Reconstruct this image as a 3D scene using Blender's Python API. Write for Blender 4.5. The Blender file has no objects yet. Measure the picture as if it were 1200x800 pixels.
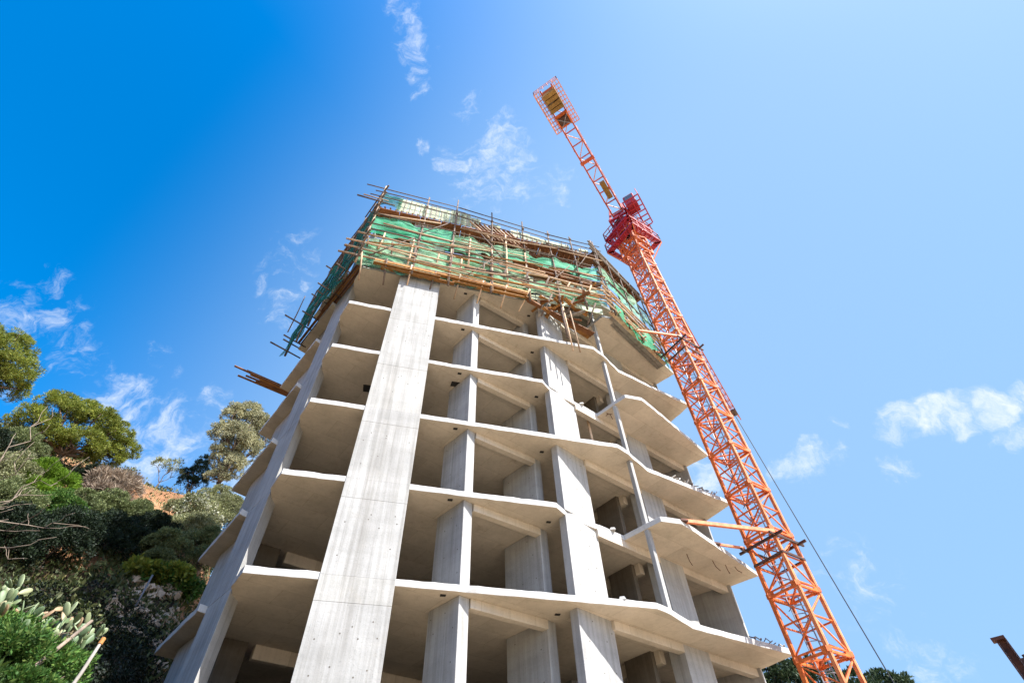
import bpy, math, random
import numpy as np
from mathutils import Vector, Matrix

random.seed(7)
rng = np.random.default_rng(7)
R = math.radians
sc = bpy.context.scene
col = sc.collection

# ------------------------------------------------------------------ camera
cam_d = bpy.data.cameras.new('camera')
cam = bpy.data.objects.new('camera', cam_d)
col.objects.link(cam)
cam_d.lens = 17.437
cam_d.sensor_width = 36
cam_d.clip_start = 0.1
cam_d.clip_end = 9000
rot = Matrix(((0.99878670, 0.04924552, 0.0),
              (0.03821647, -0.77509796, -0.63068428),
              (-0.03105837, 0.62991907, -0.77603952)))
cam.matrix_world = Matrix.Translation((0, 0, 1.6)) @ rot.to_4x4()
sc.camera = cam

# ------------------------------------------------------------------ light
SUN_AZ, SUN_EL = 126.0, 50.5
sd = bpy.data.lights.new('sun', 'SUN')
sd.energy = 4.8
sd.angle = R(0.5)
sd.color = (1.0, 0.965, 0.91)
sun = bpy.data.objects.new('sun', sd)
col.objects.link(sun)
S = Vector((math.sin(R(SUN_AZ)) * math.cos(R(SUN_EL)), math.cos(R(SUN_AZ)) * math.cos(R(SUN_EL)), math.sin(R(SUN_EL))))
sun.rotation_euler = S.to_track_quat('Z', 'Y').to_euler()
sun.location = (20, -20, 60)

sc.view_settings.view_transform = 'Standard'
sc.view_settings.look = 'None'
sc.view_settings.gamma = 1.0
sc.view_settings.exposure = 1.42

world = bpy.data.worlds.new('World')
sc.world = world
world.use_nodes = True


def build_world():
    nt = world.node_tree
    N, L = nt.nodes, nt.links
    bg = N['Background']
    bg.inputs[1].default_value = 0.1
    sky = N.new('ShaderNodeTexSky')
    sky.sky_type = 'NISHITA'
    sky.sun_disc = False
    sky.sun_elevation = R(SUN_EL)
    sky.sun_rotation = R(SUN_AZ)
    sky.altitude = 100
    sky.air_density = 1.0
    sky.dust_density = 2.5
    sky.ozone_density = 6.0
    hsv = N.new('ShaderNodeHueSaturation')
    hsv.inputs['Hue'].default_value = 0.495
    hsv.inputs['Saturation'].default_value = 1.45
    hsv.inputs['Value'].default_value = 1.26
    L.new(sky.outputs[0], hsv.inputs['Color'])
    tc = N.new('ShaderNodeTexCoord')
    d = tc.outputs['Generated']

    def math_(op, a, b=None, clamp=False):
        n = N.new('ShaderNodeMath'); n.operation = op; n.use_clamp = clamp
        for i, v in enumerate((a, b)):
            if v is None: continue
            if isinstance(v, (int, float)): n.inputs[i].default_value = v
            else: L.new(v, n.inputs[i])
        return n.outputs[0]
    # clouds: (azimuth, elevation, radius in degrees, amount)
    clouds = [(-1.2, 71.7, 3.1, 1), (-12.1, 69.7, 2.4, .9), (6.1, 68.4, 2.3, .6), (-58.3, 80.2, 1.6, .8), (-46.4, 78.9, 1.7, .85), (-35.6, 76.2, 1.4, .9),
              (-14.2, 76.0, 1.3, .7), (-25.2, 71.0, .8, .8), (-7.6, 66.3, 2.7, .5), (-42.4, 54.8, 2.4, .36), (-41.2, 51.6, 2.2, .38), (-39.8, 48.6, 1.9, .32), (-61, 36.9, 2.3, .62),
              (-56.5, 36.6, 2.5, .55), (-60.4, 40.3, 1.6, .4), (-52.7, 35.3, 1.6, .45), (-48.7, 34.1, 2.3, 1.0), (-42.6, 33.2, 2.9, 1.1), (-44.4, 31.3, 2.8, 1.15),
              (-40.3, 35.3, 2.2, .7), (-40.3, 38.7, 1.4, .7), (-48, 39, 1.3, .4), (-57.1, 32.3, 1.6, .8), (43.8, 30.6, 1.4, 1.4), (46.4, 29.7, 1.4, 1.55),
              (48.7, 28.9, 1.3, 1.5), (51.2, 28.5, 1.3, 1.6), (53.4, 28.4, 1.2, 1.5), (51.4, 26.3, 1.2, .85), (41.1, 27.7, 1.2, .9), (34.4, 30.3, 1.9, .95),
              (37.3, 30.4, 1.2, .7), (31.8, 30.8, 1.1, .6), (23.4, 32.1, 2.2, 1), (39.4, 33.3, .6, .85), (33, 20.5, 3.0, .5), (34.7, 13.4, 2.6, .5),
              (28.3, 20.6, 2.7, .35), (18.9, 68.1, .9, .6), (14.1, 66.8, 1.9, .4), (-34.4, 31.9, 2.3, .8), (70, 20, 8, .6), (110, 35, 9, .6),
              (180, 30, 10, .6), (230, 40, 9, .6), (280, 30, 9, .7)]
    # wobble the direction so the outlines are ragged
    nw = N.new('ShaderNodeTexNoise'); nw.inputs['Scale'].default_value = 14; nw.inputs['Detail'].default_value = 5
    L.new(d, nw.inputs['Vector'])
    sub = N.new('ShaderNodeVectorMath'); sub.operation = 'SUBTRACT'
    L.new(nw.outputs['Color'], sub.inputs[0]); sub.inputs[1].default_value = (.5, .5, .5)
    scl = N.new('ShaderNodeVectorMath'); scl.operation = 'SCALE'; scl.inputs['Scale'].default_value = .09
    L.new(sub.outputs[0], scl.inputs[0])
    add = N.new('ShaderNodeVectorMath'); add.operation = 'ADD'
    L.new(d, add.inputs[0]); L.new(scl.outputs[0], add.inputs[1])
    nrm = N.new('ShaderNodeVectorMath'); nrm.operation = 'NORMALIZE'
    L.new(add.outputs[0], nrm.inputs[0])
    total = None
    for az, el, rad, amt in clouds:
        c = (math.sin(R(az)) * math.cos(R(el)), math.cos(R(az)) * math.cos(R(el)), math.sin(R(el)))
        dp = N.new('ShaderNodeVectorMath'); dp.operation = 'DOT_PRODUCT'
        L.new(nrm.outputs[0], dp.inputs[0]); dp.inputs[1].default_value = c
        mr = N.new('ShaderNodeMapRange'); mr.interpolation_type = 'SMOOTHSTEP'
        mr.inputs['From Min'].default_value = math.cos(R(rad * 1.55)); mr.inputs['From Max'].default_value = math.cos(R(rad * .2))
        mr.inputs['To Min'].default_value = 0; mr.inputs['To Max'].default_value = amt
        L.new(dp.outputs['Value'], mr.inputs['Value'])
        total = mr.outputs[0] if total is None else math_('MAXIMUM', total, mr.outputs[0])
    n2 = N.new('ShaderNodeTexNoise'); n2.inputs['Scale'].default_value = 19; n2.inputs['Detail'].default_value = 10; n2.inputs['Roughness'].default_value = .68
    n2.inputs['Distortion'].default_value = .15
    mp = N.new('ShaderNodeMapping'); mp.inputs['Rotation'].default_value = (.3, .5, .6); mp.inputs['Scale'].default_value = (1, 1.9, 1)
    L.new(add.outputs[0], mp.inputs['Vector']); L.new(mp.outputs[0], n2.inputs['Vector'])
    x = math_('ADD', math_('MULTIPLY', total, .40), math_('MULTIPLY', math_('SUBTRACT', n2.outputs['Fac'], .5), 1.9))
    mr = N.new('ShaderNodeMapRange'); mr.interpolation_type = 'SMOOTHSTEP'
    mr.inputs['From Min'].default_value = .1; mr.inputs['From Max'].default_value = 1.05
    L.new(x, mr.inputs['Value'])
    dens = math_('MULTIPLY', mr.outputs[0], math_('MINIMUM', math_('MULTIPLY', total, 3.0), 1.0))
    mix = N.new('ShaderNodeMix'); mix.data_type = 'RGBA'
    # thin high veil over one half of the sky
    dv = N.new('ShaderNodeVectorMath'); dv.operation = 'DOT_PRODUCT'
    L.new(d, dv.inputs[0]); dv.inputs[1].default_value = (math.sin(R(40)), math.cos(R(40)), 0)
    mv = N.new('ShaderNodeMapRange'); mv.interpolation_type = 'SMOOTHSTEP'
    mv.inputs['From Min'].default_value = -.17; mv.inputs['From Max'].default_value = .46; mv.inputs['To Max'].default_value = .88
    L.new(dv.outputs['Value'], mv.inputs['Value'])
    veil = N.new('ShaderNodeMix'); veil.data_type = 'RGBA'
    L.new(mv.outputs[0], veil.inputs['Factor']); L.new(hsv.outputs['Color'], veil.inputs[6])
    veil.inputs[7].default_value = (1.5, 2.46, 3.85, 1)
    L.new(dens, mix.inputs['Factor']); L.new(veil.outputs[2], mix.inputs[6])
    mix.inputs[7].default_value = (3.7, 4.0, 4.35, 1)
    L.new(mix.outputs[2], bg.inputs[0])


build_world()

# ------------------------------------------------------------------ mesh helpers
WORLD_LOC = {}


class MB:
    def __init__(s): s.v = []; s.f = []

    def add(s, vs, fs):
        o = len(s.v); s.v += [tuple(x) for x in vs]; s.f += [tuple(i + o for i in f) for f in fs]; return s

    def hexa(s, p):   # p: bottom 4 then top 4
        return s.add(p, [(3, 2, 1, 0), (4, 5, 6, 7), (0, 1, 5, 4), (1, 2, 6, 5), (2, 3, 7, 6), (3, 0, 4, 7)])

    def box(s, c, a, b, d):   # centre and three half vectors
        c, a, b, d = Vector(c), Vector(a), Vector(b), Vector(d)
        if a.cross(b).dot(d) < 0: a = -a
        return s.hexa([c - a - b - d, c + a - b - d, c + a + b - d, c - a + b - d, c - a - b + d, c + a - b + d, c + a + b + d, c - a + b + d])

    def bar(s, p, q, w, h=None, up=(0, 0, 1)):
        p, q = Vector(p), Vector(q); h = h or w
        d = q - p
        if d.length < 1e-6: return s
        dn = d.normalized(); up = Vector(up)
        if abs(dn.dot(up)) > .97: up = Vector((1, 0, 0))
        a = dn.cross(up).normalized(); b = a.cross(dn)
        return s.box((p + q) / 2, d / 2, a * w / 2, b * h / 2)

    def tube(s, pts, rad, n=7, caps=True):
        pts = [Vector(p) for p in pts]
        if not isinstance(rad, (list, tuple)): rad = [rad] * len(pts)
        vs = []; m = len(pts)
        ref = Vector((0.31, 0.17, 1))
        for i, p in enumerate(pts):
            d = (pts[min(i + 1, m - 1)] - pts[max(i - 1, 0)]).normalized()
            if abs(d.dot(ref.normalized())) > .95: r0 = Vector((1, .2, 0))
            else: r0 = ref
            a = d.cross(r0).normalized(); b = d.cross(a)
            for k in range(n):
                t = 2 * math.pi * k / n
                vs.append(p + (a * math.cos(t) + b * math.sin(t)) * rad[i])
        fs = []
        for i in range(m - 1):
            for k in range(n):
                fs.append((i * n + k, i * n + (k + 1) % n, (i + 1) * n + (k + 1) % n, (i + 1) * n + k))
        if caps:
            fs.append(tuple(range(n))[::-1]); fs.append(tuple((m - 1) * n + k for k in range(n)))
        return s.add(vs, fs)

    def prism(s, poly, z0, z1):
        n = len(poly)
        vs = [(x, y, z0) for x, y in poly] + [(x, y, z1) for x, y in poly]
        fs = [tuple(range(n))[::-1], tuple(range(n, 2 * n))] + [(i, (i + 1) % n, n + (i + 1) % n, n + i) for i in range(n)]
        return s.add(vs, fs)

    def mesh(s, name, mat, off=(0, 0, 0), smooth=False):
        me = bpy.data.meshes.new(name)
        ox, oy, oz = off
        me.from_pydata([(x - ox, y - oy, z - oz) for x, y, z in s.v], [], s.f)
        if mat: me.materials.append(mat)
        if smooth:
            me.polygons.foreach_set('use_smooth', [True] * len(me.polygons))
        me.update()
        return me

    def build(s, name, mat, parent=None, smooth=False, loc=None, bevel=0):
        """verts are in world coordinates; origin goes to the parent's (or loc)"""
        wl = WORLD_LOC[parent.name] if parent else Vector(loc or (0, 0, 0))
        o = bpy.data.objects.new(name, s.mesh(name, mat, wl, smooth))
        col.objects.link(o)
        if parent: o.parent = parent
        else: o.location = wl
        WORLD_LOC[o.name] = Vector(wl)
        if bevel:
            m = o.modifiers.new('bevel', 'BEVEL'); m.width = bevel; m.segments = 2; m.limit_method = 'ANGLE'
        return o


def tag(o, label=None, cat=None, group=None, kind=None):
    if label: o['label'] = label
    if cat: o['category'] = cat
    if group: o['group'] = group
    if kind: o['kind'] = kind
    return o


def thing(name, loc, label, cat, group=None):
    o = bpy.data.objects.new(name, None); col.objects.link(o)
    o.location = loc; o.empty_display_size = .3
    WORLD_LOC[o.name] = Vector(loc)
    return tag(o, label, cat, group)


def inst(name, me, parent, loc=(0, 0, 0), rotm=None, scale=None):
    """object with shared mesh; loc relative to the parent"""
    o = bpy.data.objects.new(name, me); col.objects.link(o)
    o.parent = parent; o.location = loc
    if rotm is not None: o.rotation_euler = rotm
    if scale is not None: o.scale = scale
    WORLD_LOC[o.name] = WORLD_LOC[parent.name] + Vector(loc)
    return o


# ------------------------------------------------------------------ materials
def newmat(name):
    m = bpy.data.materials.new(name); m.use_nodes = True
    return m, m.node_tree.nodes, m.node_tree.links, m.node_tree.nodes['Principled BSDF']


def ramp(N, stops):
    r = N.new('ShaderNodeValToRGB'); e = r.color_ramp.elements
    while len(e) < len(stops): e.new(.5)
    for i, (p, c) in enumerate(stops):
        e[i].position = p; e[i].color = (*c, 1)
    return r


def noise(N, L, vec, scale, detail=4, rough=.5, dist=0):
    n = N.new('ShaderNodeTexNoise')
    n.inputs['Scale'].default_value = scale; n.inputs['Detail'].default_value = detail
    n.inputs['Roughness'].default_value = rough; n.inputs['Distortion'].default_value = dist
    if vec is not None: L.new(vec, n.inputs['Vector'])
    return n.outputs['Fac']


def mixrgb(N, L, fac, a, b, mode='MIX'):
    m = N.new('ShaderNodeMix'); m.data_type = 'RGBA'; m.blend_type = mode
    for s, v in ((0, fac), (6, a), (7, b)):
        if isinstance(v, (int, float)): m.inputs[s].default_value = v
        elif isinstance(v, tuple): m.inputs[s].default_value = (*v, 1)
        else: L.new(v, m.inputs[s])
    return m.outputs[2]


def mapping(N, L, scale, rotz=0):
    t = N.new('ShaderNodeNewGeometry'); m = N.new('ShaderNodeMapping')
    m.inputs['Scale'].default_value = scale; m.inputs['Rotation'].default_value = (0, 0, rotz)
    L.new(t.outputs['Position'], m.inputs['Vector'])
    return m.outputs[0]


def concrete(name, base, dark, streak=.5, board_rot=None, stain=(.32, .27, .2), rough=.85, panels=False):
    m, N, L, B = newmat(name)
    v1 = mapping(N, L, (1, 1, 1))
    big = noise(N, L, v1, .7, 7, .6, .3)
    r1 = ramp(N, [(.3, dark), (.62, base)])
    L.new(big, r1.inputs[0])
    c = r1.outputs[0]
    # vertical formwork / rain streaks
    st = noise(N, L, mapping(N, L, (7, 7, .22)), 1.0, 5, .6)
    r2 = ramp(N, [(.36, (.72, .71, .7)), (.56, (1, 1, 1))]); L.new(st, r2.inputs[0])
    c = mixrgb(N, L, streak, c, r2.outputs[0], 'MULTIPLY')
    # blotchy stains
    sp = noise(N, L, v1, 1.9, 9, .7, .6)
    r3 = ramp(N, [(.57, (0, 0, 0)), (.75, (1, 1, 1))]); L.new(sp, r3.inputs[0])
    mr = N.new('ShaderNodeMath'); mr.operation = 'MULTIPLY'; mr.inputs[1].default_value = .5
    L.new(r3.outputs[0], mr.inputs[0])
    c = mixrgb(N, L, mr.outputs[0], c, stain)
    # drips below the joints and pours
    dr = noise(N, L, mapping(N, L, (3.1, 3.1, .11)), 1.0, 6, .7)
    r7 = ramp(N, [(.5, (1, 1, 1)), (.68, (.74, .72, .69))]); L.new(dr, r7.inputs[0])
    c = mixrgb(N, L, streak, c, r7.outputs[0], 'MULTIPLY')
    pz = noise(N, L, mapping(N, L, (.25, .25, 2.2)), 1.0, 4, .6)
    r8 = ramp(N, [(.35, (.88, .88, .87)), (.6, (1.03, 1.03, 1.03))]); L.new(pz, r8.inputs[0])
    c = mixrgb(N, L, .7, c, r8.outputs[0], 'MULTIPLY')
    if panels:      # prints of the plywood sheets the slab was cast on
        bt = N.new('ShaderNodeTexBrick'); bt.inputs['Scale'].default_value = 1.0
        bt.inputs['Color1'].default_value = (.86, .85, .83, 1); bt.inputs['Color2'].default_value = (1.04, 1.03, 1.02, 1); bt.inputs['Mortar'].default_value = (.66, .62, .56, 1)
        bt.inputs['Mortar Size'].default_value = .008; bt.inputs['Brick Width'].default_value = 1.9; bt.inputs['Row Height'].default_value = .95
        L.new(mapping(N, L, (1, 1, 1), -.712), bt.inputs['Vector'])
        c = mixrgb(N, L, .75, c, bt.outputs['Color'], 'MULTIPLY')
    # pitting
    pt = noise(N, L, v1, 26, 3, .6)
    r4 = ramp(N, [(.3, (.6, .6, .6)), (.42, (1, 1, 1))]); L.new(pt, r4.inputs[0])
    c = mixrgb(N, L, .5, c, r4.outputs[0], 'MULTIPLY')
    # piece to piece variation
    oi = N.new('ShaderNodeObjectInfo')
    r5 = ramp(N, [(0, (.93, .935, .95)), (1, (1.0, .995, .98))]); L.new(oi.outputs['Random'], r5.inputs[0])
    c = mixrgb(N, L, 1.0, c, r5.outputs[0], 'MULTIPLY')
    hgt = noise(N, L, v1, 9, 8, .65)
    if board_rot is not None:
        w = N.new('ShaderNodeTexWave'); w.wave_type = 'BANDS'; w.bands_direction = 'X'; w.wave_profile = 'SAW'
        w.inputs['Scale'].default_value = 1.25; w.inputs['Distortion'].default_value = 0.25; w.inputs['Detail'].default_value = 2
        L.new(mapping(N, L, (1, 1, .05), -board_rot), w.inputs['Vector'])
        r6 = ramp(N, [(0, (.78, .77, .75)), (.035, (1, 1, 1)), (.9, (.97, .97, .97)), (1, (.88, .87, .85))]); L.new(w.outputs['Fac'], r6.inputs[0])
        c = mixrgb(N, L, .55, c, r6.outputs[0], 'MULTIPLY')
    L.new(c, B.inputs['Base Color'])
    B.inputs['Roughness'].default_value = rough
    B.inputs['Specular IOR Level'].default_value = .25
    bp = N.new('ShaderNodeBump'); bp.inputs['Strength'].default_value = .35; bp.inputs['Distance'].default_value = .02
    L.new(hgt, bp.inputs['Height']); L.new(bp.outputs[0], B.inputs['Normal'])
    return m


def simple(name, base, dark, scale=6, rough=.6, metal=0, aniso=(1, 1, 1), spec=.4, var=.25):
    m, N, L, B = newmat(name)
    n = noise(N, L, mapping(N, L, aniso), scale, 6, .65)
    r = ramp(N, [(.33, dark), (.6, base)]); L.new(n, r.inputs[0])
    oi = N.new('ShaderNodeObjectInfo')
    r5 = ramp(N, [(0, (1 - var,) * 3), (1, (1, 1, 1))]); L.new(oi.outputs['Random'], r5.inputs[0])
    L.new(mixrgb(N, L, 1.0, r.outputs[0], r5.outputs[0], 'MULTIPLY'), B.inputs['Base Color'])
    B.inputs['Roughness'].default_value = rough; B.inputs['Metallic'].default_value = metal
    B.inputs['Specular IOR Level'].default_value = spec
    return m


def leaf(name, c1, c2, c3, trans=.25):
    m, N, L, B = newmat(name)
    g = N.new('ShaderNodeNewGeometry')
    r = ramp(N, [(0, c1), (.5, c2), (1, c3)]); L.new(g.outputs['Random Per Island'], r.inputs[0])
    v = noise(N, L, mapping(N, L, (1, 1, 1)), .9, 3)
    r2 = ramp(N, [(.3, (.6, .62, .6)), (.65, (1.1, 1.1, 1.0))]); L.new(v, r2.inputs[0])
    c = mixrgb(N, L, 1.0, r.outputs[0], r2.outputs[0], 'MULTIPLY')
    L.new(c, B.inputs['Base Color']); B.inputs['Roughness'].default_value = .6
    B.inputs['Specular IOR Level'].default_value = .25
    t = N.new('ShaderNodeBsdfTranslucent'); L.new(c, t.inputs['Color'])
    mx = N.new('ShaderNodeMixShader'); mx.inputs[0].default_value = trans
    out = N['Material Output']
    L.new(B.outputs[0], mx.inputs[1]); L.new(t.outputs[0], mx.inputs[2]); L.new(mx.outputs[0], out.inputs['Surface'])
    return m


U_ANG = math.atan2(.291, .957)
M_slab = concrete('slab_concrete', (.63, .56, .465), (.51, .455, .375), .25, None, (.3, .22, .14), .85, True)  # tan partly carries warm light bounced up from the ground
M_floor = concrete('darkened_floor_concrete', (.19, .165, .13), (.13, .11, .085), .1, None, (.2, .15, .1))  # floor tone lowered to deepen the shade inside the rooms
M_edge = concrete('slab_edge_concrete', (.5, .495, .48), (.42, .41, .4), .3, None, (.42, .39, .35))
M_wall = concrete('wall_concrete', (.375, .37, .355), (.295, .292, .28), .75, U_ANG, (.36, .34, .3))
M_col = concrete('column_concrete', (.41, .407, .395), (.32, .318, .31), .65, None, (.33, .3, .26))
M_core = concrete('core_concrete', (.16, .135, .105), (.1, .085, .065), .5, None, (.2, .16, .12))  # dark tone holds the shade of the deep interior
M_hole = simple('dark_opening', (.03, .028, .025), (.02, .02, .02), 5, .9)
M_tie = simple('tie_hole', (.13, .11, .09), (.08, .07, .06), 5, .9)
M_rust = simple('rusty_steel', (.12, .045, .025), (.05, .02, .015), 9, .75, .2)
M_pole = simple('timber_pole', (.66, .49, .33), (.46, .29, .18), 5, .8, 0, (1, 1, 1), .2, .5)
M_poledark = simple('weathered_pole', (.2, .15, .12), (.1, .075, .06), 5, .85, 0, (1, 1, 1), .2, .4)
M_plank = simple('orange_plank', (.48, .23, .07), (.28, .12, .035), 5, .75, 0, (1, 1, 1), .2, .45)
M_form = simple('formwork_ply', (.26, .115, .05), (.13, .055, .025), 3, .7, 0, (1, 1, 1), .25, .4)
M_board = simple('pale_board', (.47, .52, .37), (.32, .36, .23), 3, .8, 0, (1, 1, 1), .2, .45)
M_grey = simple('grey_timber', (.36, .33, .29), (.22, .19, .16), 4, .85, 0, (1, 1, 1), .2, .5)
M_orange = simple('orange_paint', (.7, .165, .03), (.4, .075, .02), 5, .55, 0, (1, 1, 1), .35, .22)
M_orange2 = simple('pale_orange_paint', (.74, .25, .1), (.5, .12, .045), 5, .6, 0, (1, 1, 1), .35, .18)  # paler orange for the near and right mast members and the ties
M_pink = simple('faded_pink_paint', (.72, .33, .22), (.6, .24, .15), 2.5, .55, 0, (1, 1, 1), .4, .1)
M_crimson = simple('crimson_paint', (.42, .02, .035), (.26, .012, .025), 3, .5, 0, (1, 1, 1), .4, .15)
M_redor = simple('red_orange_paint', (.5, .1, .035), (.34, .055, .025), 3, .5, 0, (1, 1, 1), .4, .15)
M_yellow = simple('ochre_concrete_block', (.32, .19, .06), (.2, .11, .035), 4, .8, 0, (1, 1, 1), .2, .3)
M_dsteel = simple('dark_steel', (.13, .07, .05), (.06, .035, .03), 6, .55, .5)
M_gsteel = simple('grey_steel', (.3, .3, .34), (.2, .2, .23), 6, .5, .5)
M_black = simple('black_cable', (.03, .03, .035), (.02, .02, .02), 6, .5)
M_bark = simple('tree_bark', (.16, .11, .08), (.08, .055, .04), 5, .9)
M_palebark = simple('pale_bare_wood', (.25, .19, .14), (.13, .1, .075), 5, .85)
M_white = simple('white_scrap', (.7, .68, .62), (.5, .47, .42), 4, .8)
M_steelpost = simple('grey_post', (.2, .21, .24), (.12, .13, .15), 4, .6, .3)


def glass():
    m, N, L, B = newmat('cab_glass')
    B.inputs['Base Color'].default_value = (.08, .1, .12, 1); B.inputs['Roughness'].default_value = .08
    return m


M_glass = glass()


def netting(name, c1, c2, hole):
    m, N, L, B = newmat(name)
    v = mapping(N, L, (1, 1, 1))
    n = noise(N, L, mapping(N, L, (.5, .5, 1.4)), 1.1, 6, .6, .8)
    r = ramp(N, [(.36, c1), (.62, c2)]); L.new(n, r.inputs[0])
    L.new(r.outputs[0], B.inputs['Base Color']); B.inputs['Roughness'].default_value = .7
    B.inputs['Specular IOR Level'].default_value = .2
    tl = N.new('ShaderNodeBsdfTranslucent'); L.new(r.outputs[0], tl.inputs['Color'])
    mx = N.new('ShaderNodeMixShader'); mx.inputs[0].default_value = .45
    L.new(B.outputs[0], mx.inputs[1]); L.new(tl.outputs[0], mx.inputs[2])
    tr = N.new('ShaderNodeBsdfTransparent')
    h = noise(N, L, mapping(N, L, (.55, .55, 1.6)), 1.5, 7, .65, 1.2)
    r2 = ramp(N, [(.45, (hole * .35,) * 3), (.6, (hole,) * 3)]); L.new(h, r2.inputs[0])
    fine = noise(N, L, v, 45, 2)
    ml = N.new('ShaderNodeMath'); ml.operation = 'MULTIPLY'; L.new(r2.outputs[0], ml.inputs[0])
    r3 = ramp(N, [(.3, (.55, .55, .55)), (.7, (1.3, 1.3, 1.3))]); L.new(fine, r3.inputs[0]); L.new(r3.outputs[0], ml.inputs[1])
    ml.use_clamp = True
    m2 = N.new('ShaderNodeMixShader'); L.new(ml.outputs[0], m2.inputs[0])
    L.new(mx.outputs[0], m2.inputs[1]); L.new(tr.outputs[0], m2.inputs[2])
    L.new(m2.outputs[0], N['Material Output'].inputs['Surface'])
    return m


M_net = netting('green_netting', (.025, .35, .16), (.16, .58, .36), .5)
M_netpale = netting('pale_green_netting', (.09, .45, .22), (.44, .66, .44), .75)
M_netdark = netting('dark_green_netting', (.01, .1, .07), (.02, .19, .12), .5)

L_pine = leaf('pine_needles', (.08, .12, .015), (.18, .215, .028), (.33, .33, .07))
L_lime = leaf('lime_leaves', (.09, .17, .012), (.13, .24, .015), (.2, .3, .03), .35)
L_dry = leaf('dry_twigs', (.17, .12, .09), (.27, .2, .16), (.36, .29, .23), .1)
L_olive = leaf('olive_leaves', (.07, .1, .035), (.15, .18, .07), (.24, .26, .13))
L_dark = leaf('shade_dark_leaves', (.005, .012, .006), (.011, .022, .009), (.024, .04, .015), .12)  # leaf colour lowered to hold the deep shade among the shrubs
L_silver = leaf('silver_leaves', (.16, .17, .09), (.36, .34, .21), (.54, .5, .33))
L_cyp = leaf('cypress_leaves', (.008, .022, .014), (.014, .035, .02), (.025, .05, .028), .1)
L_grey = leaf('grey_green_leaves', (.13, .15, .06), (.23, .24, .11), (.38, .37, .25))
L_flower = leaf('white_flowers', (.5, .5, .4), (.62, .6, .5), (.4, .42, .3))
L_fresh = leaf('fresh_green_leaves', (.03, .085, .015), (.06, .145, .024), (.15, .21, .05), .3)
L_yel = leaf('yellow_green_leaves', (.12, .16, .02), (.2, .22, .03), (.28, .27, .05), .3)
L_far = leaf('far_leaves', (.02, .04, .02), (.035, .06, .028), (.06, .085, .04))


def cactus_mat():
    m, N, L, B = newmat('cactus_skin')
    oi = N.new('ShaderNodeObjectInfo')
    r = ramp(N, [(0, (.08, .13, .055)), (.45, (.14, .185, .085)), (.8, (.22, .25, .13)), (1, (.31, .18, .1))]); L.new(oi.outputs['Random'], r.inputs[0])
    n = noise(N, L, mapping(N, L, (1, 1, 1)), 9, 5)
    r2 = ramp(N, [(.3, (.75, .75, .7)), (.6, (1, 1, 1))]); L.new(n, r2.inputs[0])
    L.new(mixrgb(N, L, 1.0, r.outputs[0], r2.outputs[0], 'MULTIPLY'), B.inputs['Base Color'])
    B.inputs['Roughness'].default_value = .55
    return m


M_cactus = cactus_mat()


def ground_mat(name, k):
    m, N, L, B = newmat(name)
    v = mapping(N, L, (1, 1, 1))
    a = noise(N, L, v, .22, 8, .65, .4)
    r = ramp(N, k); L.new(a, r.inputs[0])
    b = noise(N, L, v, 3.2, 8, .7)
    r2 = ramp(N, [(.3, (.55, .52, .5)), (.6, (1.08, 1.05, 1.0))]); L.new(b, r2.inputs[0])
    L.new(mixrgb(N, L, 1.0, r.outputs[0], r2.outputs[0], 'MULTIPLY'), B.inputs['Base Color'])
    B.inputs['Roughness'].default_value = .95; B.inputs['Specular IOR Level'].default_value = .1
    bp = N.new('ShaderNodeBump'); bp.inputs['Strength'].default_value = .8; bp.inputs['Distance'].default_value = .25
    L.new(b, bp.inputs['Height']); L.new(bp.outputs[0], B.inputs['Normal'])
    return m


M_ground = ground_mat('ground_soil', [(.3, (.36, .28, .2)), (.48, (.48, .39, .285)), (.58, (.53, .44, .33)), (.7, (.45, .375, .27))])
M_bankshade = ground_mat('bank_earth_painted_shade', [(.3, (.02, .016, .012)), (.48, (.05, .036, .026)), (.58, (.065, .048, .034)), (.7, (.04, .034, .024))])  # shadow on the bank painted into the earth colour
M_hill = ground_mat('hillside_earth', [(.3, (.1, .065, .04)), (.46, (.27, .14, .075)), (.58, (.36, .2, .11)), (.7, (.16, .13, .06))])

# ------------------------------------------------------------------ terrain
HR = [0, 5, 8, 12, 16, 20, 22, 25, 30, 36, 42, 50, 80, 200, 9000]
HZ = [0, .8, 3.1, 5.25, 5.4, 6.2, 7.8, 10.8, 15.0, 20.4, 25.0, 27.6, 30, 32, 32]


def sstep(a, b, x):
    t = min(1.0, max(0.0, (x - a) / (b - a))); return t * t * (3 - 2 * t)


def ground_z(x, y):
    r = math.hypot(x, y); az = math.degrees(math.atan2(x, y))
    s = sstep(-26, -36, az) * (1 - sstep(-115, -150, az))
    z = float(np.interp(r, HR, HZ)) * s
    z *= 1 - .85 * sstep(-40.5, -36.5, az) * (1 - sstep(13, 18, r))      # the near bank ends before the building
    z += s * min(1, r / 12) * (.35 * math.sin(x * 1.3 + .7 * y) * math.sin(y * .9 - .4 * x) + .18 * math.sin(2.9 * x + 1.1) * math.sin(3.3 * y))
    return z


def polar(az, r, z=None):
    x, y = r * math.sin(R(az)), r * math.cos(R(az))
    return Vector((x, y, ground_z(x, y) if z is None else z))


def sight(az, el, r):
    return Vector((r * math.sin(R(az)), r * math.cos(R(az)), 1.6 + r * math.tan(R(el))))


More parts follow.
